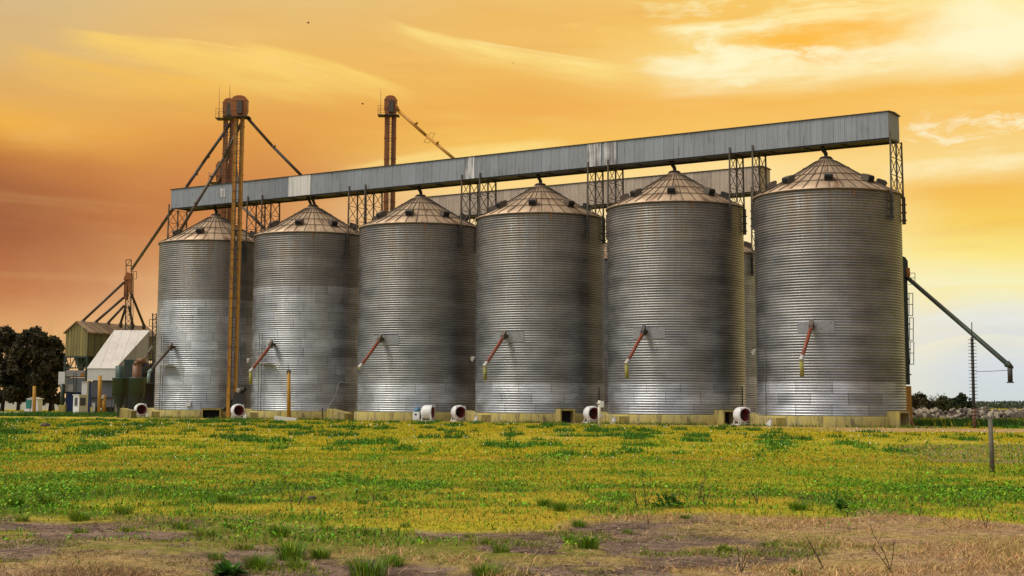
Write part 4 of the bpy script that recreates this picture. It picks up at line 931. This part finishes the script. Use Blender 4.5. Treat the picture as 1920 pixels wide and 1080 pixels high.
# machinery block behind the cyclones
mc = empty('machine_platform', (gx(270, 167), 167, 0), 'dark machinery platform with blower boxes between the cyclones and the first silo', 'machinery'); k = MB()
k.box((gx(268, 167), 167, zof(268, 719, 167)), (4.4, 2.5, .15))
for px in (236, 262, 288): k.bar((gx(px, 166), 166, 0), (gx(px, 166), 166, zof(px, 719, 167)), .16); k.bar((gx(px, 168), 168, 0), (gx(px, 168), 168, zof(px, 719, 167)), .16)
k.build('platform', 'dark_steel', mc)
k = MB(); k.box((gx(248, 168), 168, zof(248, 693, 168)), (1.9, 1.2, 2.3)); k.build('blower_box', 'green_steel', mc, bevel=.05)
k = MB(); k.box((gx(279, 168), 168, zof(279, 702, 168)), (2.6, 1.4, 2.4)); k.lathe([(0, -.4), (.8, -.4), (.8, .4), (0, .4)], (gx(268, 167), 166.6, zof(268, 690, 167)), 18, (0, 1, 0)); k.build('fan_casing', 'dark_steel', mc, bevel=.05)
k = MB(); k.box((gx(270, 169.5), 169.5, 2.2), (4.6, .3, 4.4)); k.build('back_panel', 'dark_steel', mc)
k = MB(); k.path([at(266, 683, 166), at(277, 665, 167), at(286, 650, 168)], .2, 8); k.build('duct', 'frame_steel', mc)
# ladder tower beside the first silo
lt = empty('ladder_tower', (gx(290, 172), 172, 0), 'dark narrow ladder tower squeezed between the sloping shed and the first silo', 'tower'); k = MB()
for px in (286, 293):
    for dy in (0, .8): k.bar((gx(px, 172), 172+dy, 0), at(px, 587, 172+dy), .1)
for yy in range(590, 760, 8): k.bar(at(286, yy, 172), at(293, yy, 172), .06); k.bar(at(286, yy, 172), at(293, yy+8, 172), .05)
k.build('lattice', 'dark_steel', lt)
k = MB()
for yy in (599, 612): k.bar(at(280, yy, 172), at(294, yy, 172), .06)
k.bar(at(280, 599, 172), at(280, 612, 172), .06); k.build('railing', 'dark_steel', lt)

# guard hut
hx, hy = gx(150, 172), 172.
ht = empty('guard_hut', (hx, hy, 0), 'small white hut with two dark windows in front of the raised bin house', 'hut', rz=0.)
p0, p1, p2 = at(137, 760, 172.4), at(148, 760, 171), at(162, 760, 172.2); hh = 2.25; tp = [np.array([p[0], p[1], 0]) for p in (p0, p1, p2)]; tp.append(tp[0]+tp[2]-tp[1])
mb = MB(); mb.prism(tp, (0, 0, hh)); mb.build('wall', 'white_paint', ht)
cen = sum(tp)/4; rfp = [cen+(q-cen)*1.14+Z*hh for q in tp]; mb = MB(); mb.prism(rfp, (0, 0, .1)); mb.build('roof', 'white_paint', ht)
def pane(a, b_, f0_, f1_, z0, z1, m, name, out=.03):
    nrm = np.cross(b_-a, Z); nrm /= np.linalg.norm(nrm); q0, q1 = a+(b_-a)*f0_, a+(b_-a)*f1_
    mb = MB(); mb.prism([q0+Z*z0, q1+Z*z0, q1+Z*z1, q0+Z*z1], nrm*out); w = mb.build(name, m, ht)
    return w
for a, b_, f0_, f1_ in ((tp[0], tp[1], .3, .75), (tp[1], tp[2], .12, .85)):
    pane(a, b_, f0_-.05, f1_+.05, 1.0, 2.05, 'pale_steel', 'window_frame', .03); pane(a, b_, f0_, f1_, 1.08, 1.97, 'glass_dark', 'window', .05)
wb = MB(); q = at(159, 745, 174.5); wb.box((q[0], q[1], 1.9), (.65, .6, 3.8)); wbt = empty('white_cabinet', (q[0], q[1], 0), 'tall white cabinet standing behind the small hut', 'cabinet'); wb.build('body', 'white_paint', wbt, bevel=.03)
k = MB(); k.box((q[0], q[1], 3.85), (.8, .75, .1)); k.build('top', 'pale_steel', wbt)

# ------------------------------------------------------------------ posts
def post(px, ytop, ybase, Y, r, m, lab, extra=None, pxt=None):
    p = gnd(px, ybase) if Y is None else np.array([gx(px, Y), Y, 0]); tp_ = at(px if pxt is None else pxt, ytop, p[1]); root = empty('post', p, lab, 'post'); mb = MB()
    mb.tube(p-Z*.05, tp_, r*1.05, r*.92, 12); mb.build('shaft', m, root)
    return root, p, tp_
pr, p, t_ = post(187.5, 704, 778, 168, .24, 'post_wood', 'tall yellow post standing before the open shed'); k = MB(); k.box(p+np.array([.35, -.2, 2.05]), (.3, .25, .35)); k.box(p+np.array([.25, -.3, .7]), (.2, .2, .25)); k.build('switch_box', 'pale_steel', pr, bevel=.02)
post(195.5, 740, 778, 168, .22, 'post_wood', 'shorter yellow post right beside the tall one before the open shed')
pr, p, t_ = post(541.5, 697, 787, None, .17, 'post_wood', 'tall yellow post with a small lamp standing in front of the second silo'); k = MB(); k.box(t_+Z*.0, (.36, .3, .25)); k.bar(t_, t_+np.array([-.08, 0, .55]), .05); k.bar(t_+np.array([-.05, 0, .3]), t_+np.array([-.1, 0, 1.]), .02); k.build('top_fitting', 'frame_steel', pr)
k = MB(); q = at(548, 758, p[1]); k.bar(q-np.array([.3, 0, .0]), q, .05); k.box(q, (.25, .25, .3)); k.build('lamp', 'white_paint', pr, bevel=.02)
q = gnd(536, 789); kb = empty('concrete_kerb', q, 'low pale concrete kerb at the foot of the yellow post', 'kerb'); k = MB(); k.prism([q+np.array([-1.0, 0, -.02]), q+np.array([.9, -.2, -.02]), q+np.array([.9, -.2, .22]), q+np.array([-1.0, 0, .4])], (.1, .5, 0)); k.build('slab', 'white_paint', kb)
pr, p, t_ = post(1124, 751, 801, None, .115, 'cream_paint', 'pale wooden post with a white box, in front of the fourth and fifth silos'); k = MB(); k.box(p+np.array([.17, -.08, 1.55]), (.26, .22, .42)); k.box(p+np.array([.05, -.08, 1.62]), (.5, .12, .1)); k.build('junction_box', 'white_paint', pr, bevel=.02)
k = MB(); k.box(p+np.array([.1, -.12, .75]), (.18, .14, .2)); k.build('meter', 'pale_steel', pr, bevel=.02)
pr, p, t_ = post(1861, 785, 886, None, .058, 'post_grey', 'weathered grey wooden fence post leaning in the grass at the right', pxt=1856.5)
k = MB(); k.bar(t_-Z*.2+np.array([-.11, 0, 0]), t_-Z*.2+np.array([.11, -.02, .03]), .02); k.bar(t_-Z*.6+np.array([-.12, 0, 0]), t_-Z*.6+np.array([.12, 0, 0]), .015); k.build('wire_staple', 'frame_steel', pr)
post(64.5, 724, 768, 200, .23, 'post_wood', 'orange yellow post before the trees at the far left, beside the teal cabinet')
post(1815, 792, 803, 112, .05, 'pale_wood', 'short pale stake in the grass before the rubble bank')
post(1884.5, 775, 796, 118, .12, 'spout_brown', 'short dark brown post in front of the rubble bank at the right')

# ------------------------------------------------------------------ far left: white walls, teal cabinet
def block(name, px0, px1, ytop, Y, m, lab, cat, dy=.4, roof=None):
    a, b_ = gx(px0, Y), gx(px1, Y); zt = zof((px0+px1)/2, ytop, Y); r = empty(name, ((a+b_)/2, Y, 0), lab, cat); k = MB(); k.box(((a+b_)/2, Y+dy/2, zt/2), (b_-a, dy, zt)); k.build('wall', m, r)
    if roof: k = MB(); k.prism([(a-.2, Y-.2, zt+.01), (b_+.2, Y-.2, zt+.01), ((a+b_)/2, Y-.2, zt+roof)], (0, dy+.4, 0)); k.build('roof', 'pale_steel', r)
    else: k = MB(); k.box(((a+b_)/2, Y+dy/2, zt+.06), (b_-a+.1, dy+.1, .12)); k.build('coping', 'pale_steel', r)
    return r
block('white_barn', -30, 45, 747, 268, 'white_wall', 'low white building showing behind the tree trunks at the far left', 'building', 5, .9)
block('garden_wall', 42, 128, 754, 262, 'white_wall', 'long low white wall behind the trees, left of the bin house', 'wall', .4)
r_ = block('white_kiosk', 50, 71, 748, 205, 'white_paint', 'white kiosk behind the teal cabinet at the far left', 'kiosk', 2., .25)
r_ = empty('teal_cabinet', (gx(54, 200), 200, 0), 'teal green upright cabinet beside the orange yellow post at the far left', 'cabinet'); k = MB(); k.box((gx(54, 200), 200, zof(54, 758, 200)), (.65, .5, 1.2)); k.build('body', 'teal', r_, bevel=.03); k = MB(); k.box((gx(52, 200), 200, .25), (.7, .6, .5)); k.build('plinth', 'white_paint', r_)

# ------------------------------------------------------------------ trees
def leafcloud(n, blobs, size, cols, seed):
    """leaf-sized faces clustered in twigs through a crown made of many uneven lumps"""
    r = np.random.default_rng(seed); B = np.array([b[:3] for b in blobs]); S = np.array([b[3] for b in blobs]); pr_ = S**2.2; pr_ /= pr_.sum()
    nt = int(n*1.25)//14; bi = r.choice(len(B), nt, p=pr_); d = r.normal(0, 1, (nt, 3)); d /= np.linalg.norm(d, axis=1)[:, None]; rad = S[bi]*r.random(nt)**.42
    tw = B[bi]+d*rad[:, None]*np.array([1, 1, .8]); k = np.repeat(np.arange(nt), 14); c = tw[k]+r.normal(0, .16, (len(k), 3))*S[bi][k][:, None]**.5*.9; n = len(c)
    a = r.normal(0, 1, (n, 3)); a /= np.linalg.norm(a, axis=1)[:, None]; b_ = r.normal(0, 1, (n, 3)); b_ -= a*(a*b_).sum(1)[:, None]; b_ /= np.linalg.norm(b_, axis=1)[:, None]; s = size*r.uniform(.5, 1.3, n)[:, None]
    V = np.stack([c-a*s, c+b_*s*.55, c+a*s, c-b_*s*.55], 1).reshape(-1, 3)
    col = np.array(cols)[r.integers(0, len(cols), nt)][k]*(1+r.normal(0, .25, (n, 1)))
    return V, np.arange(4*n).reshape(-1, 4), np.repeat(np.clip(col, .002, 1), 4, 0)
def limbs(mb, p, d, L, r, depth, rnd, tips, spread=.55, kmin=2, kmax=3):
    pts = [p]; rs = [r]; q = np.array(p, float); d = np.array(d, float)
    for j in range(3):
        d = d+np.array([rnd.uniform(-.22, .22), rnd.uniform(-.22, .22), rnd.uniform(-.05, .12)]); d /= np.linalg.norm(d); q = q+d*L/3; pts.append(q); rs.append(r*(1-.13*(j+1)))
    mb.path(pts, rs, 6 if depth > 2 else 4)
    if depth == 0: tips.append(q); return
    for k in range(rnd.randint(kmin, kmax)):
        a = rnd.uniform(0, 6.28); nd = d+np.array([cos(a), sin(a), rnd.uniform(-.2, .5)])*spread; limbs(mb, pts[-1 if k < 2 else 2], nd/np.linalg.norm(nd), L*rnd.uniform(.62, .85), rs[-1]*.72, depth-1, rnd, tips, spread, kmin, kmax)
def tree(px, Y, ytop, width_px, lab, seed, n=15000, cols=((.032, .032, .012), (.058, .05, .018), (.10, .07, .028)), size=.22, name='dense_tree', base=.13):
    rnd = random.Random(seed); p = np.array([gx(px, Y), Y, 0.]); Ht = zof(px, ytop, Y); W = width_px*Y/F; root = empty(name, p, lab, 'tree')
    mb = MB(); tips = []; limbs(mb, p-Z*.1, (rnd.uniform(-.1, .1), 0, 1), Ht*.3, W*.035+.1, 4, rnd, tips, .6); mb.build('trunk', 'bark_dark', root)
    blobs = []
    for k in range(80):
        a = rnd.uniform(0, 6.28); h = rnd.random(); w = W/2*(sin(pi*min(1, h*.74+.26))**.6)*sqrt(rnd.random()); s = W*rnd.uniform(.07, .17)
        blobs.append((w*cos(a), w*sin(a)*.8, Ht*(base+(1-base)*h)-s*.8*h, s))
    V, Fq, C = leafcloud(n, blobs, size, cols, seed); o = raw('crown', V, Fq, 'leaf', False, C, parent=root); return root
def bare(px, Y, ytop, lab, seed, depth=5, r=.26, m='bark_bare', spread=.55, name='bare_tree'):
    rnd = random.Random(seed); p = np.array([gx(px, Y), Y, 0.]); Ht = zof(px, ytop, Y); root = empty(name, p, lab, 'tree'); mb = MB(); tips = []
    limbs(mb, p-Z*.1, (rnd.uniform(-.15, .15), 0, 1), Ht*.32, r, depth, rnd, tips, spread, 2, 3)
    V = np.array(mb.v); sc = Ht/(V[:, 2].max()); V = (V-p)*sc+p; mb.v = [tuple(v) for v in V]; mb.build('branches', m, root); return root
tree(4, 226, 612, 92, 'dark dense tree cut by the left edge of the picture', 11, 24000)
tree(58, 222, 612, 100, 'dark dense tree with the tallest rounded crown left of the bin house', 12, 30000)
tree(94, 228, 630, 66, 'dark dense tree right beside the bin house', 13, 18000)
tree(34, 240, 625, 70, 'dark tree in the second line, between the two largest crowns at the left', 14, 14000)
bare(68, 246, 597, 'bare thin-branched tree rising behind the tallest dark crown', 21); bare(100, 242, 610, 'bare reddish tree between the dark trees and the bin house', 22, 6, .3); bare(112, 236, 640, 'low bare tree touching the left side of the bin house', 24, 5, .22)
bare(1728, 150, 733, 'bare bushy tree right next to the green elevator', 31, 5, .5, spread=.85); bare(1762, 156, 735, 'bare spreading tree beyond the rubble bank', 32, 5, .5, spread=.85); bare(1748, 158, 741, 'small bare tree between the two larger bare trees at the right', 35, 5, .5, spread=.9)
tree(1804, 158, 739, 52, 'small dark green leafy tree beyond the rubble bank', 33, 5000, ((.02, .035, .012), (.035, .05, .015)), .16, base=.1)
tree(1724, 146, 737, 64, 'low dark bush at the foot of the bare tree by the green elevator', 36, 4600, ((.045, .045, .016), (.08, .065, .024)), .14, 'low_bush', .05)
tree(1768, 152, 742, 66, 'low dark bush under the spreading bare tree', 37, 3000, ((.045, .055, .016), (.075, .07, .022)), .14, 'low_bush', .05)

# far wood on the horizon
def woodland():
    r = np.random.default_rng(5); n = 46000; a = np.radians(r.uniform(-27, 27, n)); Y = r.uniform(620, 760, n); X = np.tan(a)*Y
    top = 1.6+1.5*fbm(X*.035, X*0+2, 5)+1.3*fbm(X*.2, X*0, 8)+1.6*sst(fbm(X*.012, X*0+9, 15), .6, .75); Zz = top*r.random(n)**.7-.3
    c = np.stack([X, Y, Zz], -1); u = r.normal(0, 1, (n, 3)); u /= np.linalg.norm(u, axis=1)[:, None]; v = r.normal(0, 1, (n, 3)); v -= u*(u*v).sum(1)[:, None]; v /= np.linalg.norm(v, axis=1)[:, None]; s = r.uniform(.3, .8, n)[:, None]
    V = np.stack([c-u*s, c+v*s*.6, c+u*s, c-v*s*.6], 1).reshape(-1, 3); col = np.array([[.05, .068, .045]])*(1+r.normal(0, .25, (n, 1)))  # green greyed a little: distance haze painted into the colour
    raw('woodland', V, np.arange(4*n).reshape(-1, 4), 'leaf', False, np.repeat(np.clip(col, .01, 1), 4, 0), 'stuff')
woodland()
hm_ = MB(); xs = np.linspace(-420, 420, 160); vs_ = []
for x_ in xs:
    hgt_ = 1.3+1.6*float(fbm(np.array([x_*.02]), np.array([3.]), 19)[0]); vs_ += [(x_, 770, -.2), (x_, 800, hgt_), (x_, 860, hgt_*.8), (x_, 900, -.2)]
hm_.addm(vs_, [(4*i+j, 4*i+4+j, 4*i+5+j, 4*i+1+j) for i in range(159) for j in range(3)], True); tag(hm_.build('hills', 'far_hill'), kind='structure')

# ------------------------------------------------------------------ rubble bank on the right
bk = MB(); n = 60
prof = [(-1.6, -.05), (-1.1, .5), (-.4, .95), (.4, 1.0), (1.2, .5), (1.7, -.05)]
xs = np.linspace(34.5, 66, n); vs = []
for i, x in enumerate(xs):
    for a, z in prof: vs.append((x+.2*sin(i), 129+(x-34)*.02+a+.15*sin(i*1.3), max(-.05, z*(.85+.25*vnoise(np.array([x*.7]), np.array([a]), 4)[0]))))
k = len(prof); bk.addm(vs, [(i*k+j, (i+1)*k+j, (i+1)*k+j+1, i*k+j+1) for i in range(n-1) for j in range(k-1)], True); tag(bk.build('earth_bank', 'earth'), kind='structure')
def rockmesh(seed):
    import bmesh
    r = np.random.default_rng(seed); bm = bmesh.new(); bmesh.ops.create_icosphere(bm, subdivisions=2, radius=.5); pl_ = [(lambda d: d/np.linalg.norm(d))(r.normal(0, 1, 3)) for _ in range(9)]; di = r.uniform(.26, .42, 9)
    for v in bm.verts:
        c = np.array(v.co)
        for d, t in zip(pl_, di):
            e = c@d
            if e > t: c = c-d*(e-t)
        v.co = Vector(tuple(c*np.array([1.25, .9, .8])))
    me = bpy.data.meshes.new('rock'); bm.to_mesh(me); bm.free(); me.materials.append(M['rock']); return me
RM_ = [rockmesh(s) for s in range(6)]; rr = random.Random(3)
for i in range(300):
    x = rr.uniform(34.6, 49.5); a = rr.uniform(-1.5, .5); z = float(np.interp(a, [q[0] for q in prof], [q[1] for q in prof])); o = bpy.data.objects.new('rubble_rock', RM_[i % 6]); COL.objects.link(o); s = rr.uniform(.22, .7)*(1.25 if rr.random() < .15 else 1)
    o.location = (x, 129+(x-34)*.02+a, z+.05+s*.05); o.rotation_euler = (rr.uniform(0, 6), rr.uniform(0, 6), rr.uniform(0, 6)); o.scale = (s, s, s); tag(o, 'pale angular rock in the rubble bank along the right edge of the field', 'rock', 'rocks of the rubble bank')
# tall verge grass and yellow bloom before the bank
n = 26000; x = rng.uniform(31, 52, n); y = rng.uniform(108, 127.5, n); pt = fbm(x*.5, y*.5, 77); k = rng.random(n) < sst(pt, .35, .6)*sst(y, 108, 114); x, y, pt = x[k], y[k], pt[k]; n = len(x)
c = jit((.05, .12, .012), n, .3); f = (rng.random(n) < .55*sst(fbm(x*.35, y*.3, 79), .5, .62))[:, None]; c = np.where(f, jit((.42, .36, .015), n, .2), c)
blades('verge_grass', np.stack([x, y, 0*x-.01], -1), rng.uniform(.2, .65, n)*(.6+.8*pt), rng.uniform(.05, .11, n), rng.uniform(.1, .7, n), np.clip(c, .003, 1), 'grass_blade')
# grass under the hut and around the left works
n = 9000; x = rng.uniform(-62, -40, n); y = rng.uniform(150, 172, n); k = (x/y < -.262) & (rng.random(n) < sst(fbm(x*.4, y*.3, 83), .35, .6)); x, y = x[k], y[k]; n = len(x)
blades('verge_grass', np.stack([x, y, 0*x-.01], -1), rng.uniform(.15, .55, n), rng.uniform(.06, .13, n), rng.uniform(.1, .7, n), np.clip(jit((.05, .13, .012), n, .3), .003, 1), 'grass_blade')
# pale track at the far left
tk = MB(); tk.addm([at(-40, 777, 175), at(40, 770, 175), at(75, 766, 205), at(-40, 768, 205)], [(0, 1, 2, 3)]); V = tk.v; tk.v = [(v[0], v[1], .03) for v in V]; M['path'] = M['concrete']; tag(tk.build('path', 'shed_roof'), kind='structure')

# ------------------------------------------------------------------ birds
def bird(px, py, Y, span, a, lab):
    p = at(px, py, Y); root = MB(); s = span/2; d = np.array([cos(a), .3, sin(a)*.3]); d /= np.linalg.norm(d); sd = np.cross(d, Z); sd /= np.linalg.norm(sd); u = np.cross(sd, d)
    root.lathe([(0, -s*.55), (s*.09, -s*.35), (s*.16, 0), (s*.12, s*.3), (s*.09, s*.4), (0, s*.52)], p, 8, d)
    for sg in (-1, 1):
        w = [p+d*s*.25, p+sd*sg*s*.5+u*s*.35+d*s*.2, p+sd*sg*s+u*s*.15-d*s*.1, p+sd*sg*s*.5+u*s*.3-d*s*.15, p-d*s*.15]; root.prism(w, u*s*.03)
    root.prism([p-d*s*.45-sd*s*.04, p-d*s*.45+sd*s*.04, p-d*s*.85+sd*s*.14, p-d*s*.85-sd*s*.14], u*s*.02); tag(root.build('bird', 'bird', org=p), lab, 'bird', 'birds in the sky')
bird(578, 43, 80, .34, .3, 'small dark bird flying high above the left of the gallery, topmost of the birds'); bird(680, 195, 85, .34, 2.8, 'small dark bird flying just left of the lone rust orange elevator head'); bird(962, 118, 130, .26, .2, 'tiny distant bird in the open sky above the middle of the gallery')

# ------------------------------------------------------------------ sky and sun
w = bpy.data.worlds.new('World'); scene.world = w; w.use_nodes = True; g = T(w.node_tree); bg = w.node_tree.nodes['Background']
dirv = g.node('ShaderNodeTexCoord').outputs['Generated']; nrm = g.node('ShaderNodeVectorMath', operation='NORMALIZE'); g.put(nrm.inputs[0], dirv); x, y, z = g.xyz(nrm.outputs[0])
az = g.m('ARCTAN2', x, y); el = g.m('ARCSINE', z)
def PA(px): return atan((px-960)/F)
def PE(py): return atan((757-py)/F)
warp = g.sub(g.noise(g.vec(g.mul(az, 5.), g.mul(el, 16.), 0.), 1., 5, .55), .5)
warp2 = g.sub(g.noise(g.vec(g.mul(az, 3.), g.mul(el, 9.), 4.), 1., 4, .5), .5)
elw = g.add(el, g.add(g.mul(warp, .03), g.mul(warp2, .03))); azw = g.add(az, g.mul(warp2, .16))
EMAX = PE(-60)
colm = {-60: [(757, (230, 182, 124)), (640, (228, 174, 114)), (570, (200, 132, 86)), (470, (158, 96, 64)), (380, (166, 103, 64)), (320, (192, 123, 66)), (255, (240, 176, 72)), (200, (228, 176, 98)), (120, (220, 182, 122)), (0, (214, 188, 140))],
 480: [(757, (250, 214, 160)), (600, (243, 200, 146)), (500, (226, 166, 108)), (420, (206, 136, 80)), (320, (212, 141, 76)), (240, (228, 160, 78)), (170, (238, 186, 96)), (100, (236, 184, 100)), (0, (230, 192, 124))],
 960: [(757, (255, 228, 178)), (420, (254, 224, 166)), (310, (252, 210, 120)), (270, (248, 198, 96)), (200, (240, 176, 84)), (150, (241, 184, 92)), (100, (244, 194, 104)), (40, (240, 188, 100)), (0, (240, 194, 112))],
 1440: [(757, (248, 240, 200)), (420, (254, 232, 180)), (310, (254, 222, 150)), (250, (248, 196, 100)), (180, (246, 188, 92)), (120, (253, 222, 138)), (60, (250, 200, 100)), (0, (248, 200, 104))],
 1880: [(757, (206, 214, 212)), (690, (214, 220, 224)), (610, (226, 228, 220)), (550, (246, 242, 196)), (490, (252, 232, 140)), (430, (248, 208, 98)), (350, (245, 190, 88)), (300, (250, 216, 136)), (230, (249, 200, 112)), (170, (248, 192, 90)), (110, (255, 240, 186)), (0, (255, 236, 160))]}
ef = g.m('DIVIDE', elw, EMAX); cur = None; prev = None
for px in sorted(colm):
    rp = g.ramp(ef, [(max(0., min(1., PE(py)/EMAX)), lin(*c)) for py, c in colm[px]], 'EASE' if False else 'LINEAR')
    if cur is None: cur = rp
    else: cur = g.mix(g.mr(azw, PA(prev), PA(px)), cur, rp)
    prev = px
# soft horizontal banding
st1 = g.noise(g.vec(g.add(g.mul(az, 4.5), g.mul(el, 6.)), g.mul(el, 42.), 2.), 1., 6, .55, .4); fade = g.mr(el, .02, .08)
cur = g.mix(g.mul(g.mr(st1, .50, .74), g.mul(fade, g.mr(az, -.3, .1, .14, .3))), cur, lin(255, 222, 140)); cur = g.mix(g.mul(g.mr(st1, .50, .28), g.mul(fade, .16)), cur, lin(214, 140, 70))
def wisp(pts, width, amp, col, seed, tail=.5):
    """bright curved streak through three sky directions given as picture positions"""
    global cur
    A = np.array([PA(p[0]) for p in pts]); E_ = np.array([PE(p[1]) for p in pts]); c = np.polyfit(A, E_, 2)
    f = g.add(g.mul(g.mul(az, az), float(c[0])), g.add(g.mul(az, float(c[1])), float(c[2])))
    nz = g.noise(g.vec(g.add(g.mul(az, 13.), seed), g.mul(g.sub(el, f), 95.), float(seed)), 1., 7, .62)
    dd = g.sub(g.add(el, g.mul(g.sub(nz, .5), width*.9)), f)
    up_ = g.mr(dd, 0., width*.30, 1., 0.); dn = g.mr(dd, 0., -width*1.7, 1., 0.)
    prof_ = g.mul(g.m('MULTIPLY', up_, dn), g.mul(g.mr(az, A[0], A[0]+(A[1]-A[0])*.45), g.mr(az, A[2]-(A[2]-A[1])*tail, A[2], 1., 0.)))
    cur = g.mix(g.mul(prof_, g.mul(g.mr(nz, .3, .65, .3, 1.), amp)), cur, lin(*col))
wisp([(60, 82), (320, 100), (700, 190)], .014, .75, (252, 212, 112), 1); wisp([(420, 88), (560, 108), (800, 185)], .011, .8, (254, 216, 116), 2); wisp([(130, 88), (260, 102), (420, 160)], .009, .5, (250, 206, 104), 7)
wisp([(680, 22), (930, 85), (1260, 128)], .010, .8, (255, 226, 136), 3); wisp([(-40, 112), (200, 150), (480, 168)], .016, .55, (250, 196, 84), 5)
wisp([(260, 84), (420, 96), (640, 140)], .006, .8, (253, 214, 122), 12); wisp([(840, 60), (980, 84), (1180, 116)], .005, .7, (255, 230, 150), 13); wisp([(380, 100), (520, 122), (700, 172)], .005, .7, (252, 210, 118), 14); wisp([(1180, 122), (1500, 116), (2000, 60)], .016, .9, (255, 244, 196), 4, .1); wisp([(1200, 48), (1420, 38), (1700, 44)], .009, .8, (255, 242, 180), 6)
wisp([(600, 330), (900, 278), (1100, 262)], .014, .75, (255, 226, 140), 8); wisp([(1640, 330), (1800, 316), (2000, 322)], .012, .7, (255, 236, 180), 9, .1)
wisp([(1690, 625), (1800, 590), (1990, 588)], .014, .7, (236, 236, 228), 16, .1); wisp([(1690, 668), (1790, 640), (1960, 652)], .010, .6, (248, 240, 204), 17, .2); wisp([(1700, 560), (1830, 545), (1990, 560)], .012, .6, (252, 236, 160), 18, .1)
# deep orange clear patch upper right
def blob(px, py, ra, re, col, amp, nscale, th0, th1, seed, stretch=3., slope=.4):
    global cur
    q = g.add(g.m('POWER', g.m('DIVIDE', g.sub(az, PA(px)), ra), 2.), g.m('POWER', g.m('DIVIDE', g.sub(el, PE(py)), re), 2.))
    k = g.mr(q, .05, 1., 1., 0.); nz = g.noise(g.vec(g.add(g.add(g.mul(az, nscale), g.mul(el, nscale*slope)), seed), g.mul(g.sub(el, g.mul(az, .12*slope)), nscale*stretch), seed), 1., 9, .64, .55)
    cur = g.mix(g.mul(g.mul(g.mr(g.add(nz, g.mul(g.sub(k, 1.), .25)), th0, th1), g.m('POWER', k, .6)), amp), cur, lin(*col))
blob(1600, 70, .11, .030, (254, 184, 58), .8, 7, .35, .6, 3., 2.6)
blob(1345, 62, .085, .036, (255, 244, 192), .9, 17, .46, .66, 8., 3.2, .5); blob(1430, 120, .16, .022, (255, 246, 200), .85, 13, .42, .64, 2., 4.2, .25); blob(1560, 14, .20, .022, (255, 238, 170), .8, 12, .45, .66, 21., 4.5, .3)
blob(1760, 110, .14, .022, (255, 244, 190), .75, 12, .42, .66, 31., 4., -.5); blob(1810, 258, .065, .020, (255, 247, 212), .85, 24, .43, .64, 5., 3.2, .4); blob(1900, 250, .04, .010, (255, 246, 206), .8, 26, .42, .58, 51., 3., 0.)
blob(1915, 60, .075, .055, (255, 248, 206), .8, 8, .30, .7, 11., 2.); blob(1850, 318, .10, .014, (255, 238, 186), .7, 14, .4, .66, 15., 4.); blob(100, 480, .17, .08, (180, 104, 60), .45, 5, .3, .7, 6., 2.)
blob(1180, 52, .10, .016, (250, 206, 116), .6, 16, .45, .7, 41., 4., .4)
# the rest of the dome: pale neutral cloud behind the camera, dim straw overhead; a physical sky under it
nish = g.node('ShaderNodeTexSky', sky_type='NISHITA'); nish.sun_disc = False; SEL, SAZ = R_(56), R_(-102)
nish.sun_elevation = SEL; nish.sun_rotation = SAZ
ns = g.node('ShaderNodeVectorMath', operation='SCALE'); g.put(ns.inputs[0], nish.outputs[0]); ns.inputs['Scale'].default_value = .05
rear = g.mix(g.mr(g.noise(nrm.outputs[0], 2.2, 5, .6), .35, .7), (.56, .62, .76), (.98, 1.0, 1.04)); rear = g.mix(.6, rear, ns.outputs[0], 'ADD')
lr = g.mr(x, -.1, .55, 1.08, .28); lr = g.mul(lr, g.mr(el, .0, .75, .62, 1.22)); rear = g.mix(1., rear, g.vec(lr, lr, lr), 'MULTIPLY')  # unseen rear sky dimmed rightward and toward the horizon, to darken the silo walls
zen = g.mix(g.mr(el, .35, 1.), lin(238, 190, 120), (.78, .70, .60))
cur = g.mix(g.mr(el, .27, .55), cur, zen)
cur = g.mix(g.mul(g.mr(g.m('MAXIMUM', g.mul(az, -1.), g.mul(az, .8)), .5, 1.3), g.mr(el, 1.4, .9)), cur, rear)
cur = g.mix(g.mr(z, -.002, -.05), cur, (.12, .09, .03))
g.put(bg.inputs[0], cur); bg.inputs[1].default_value = 1.
sun = bpy.data.lights.new('sun', 'SUN'); sun.energy = 2.2; sun.angle = R_(24.); sun.color = (1., .90, .74); so = bpy.data.objects.new('sun', sun); COL.objects.link(so)
sd = Vector((sin(SAZ)*cos(SEL), cos(SAZ)*cos(SEL), sin(SEL))); so.rotation_euler = (-sd).to_track_quat('-Z', 'Y').to_euler()

vs = scene.view_settings; vs.view_transform = 'Standard'; vs.look = 'None'; vs.exposure = 0.; vs.gamma = 1.; vs.use_curve_mapping = False
scene.render.film_transparent = False
cy = scene.cycles; cy.max_bounces = 6; cy.diffuse_bounces = 3; cy.glossy_bounces = 3; cy.transparent_max_bounces = 4
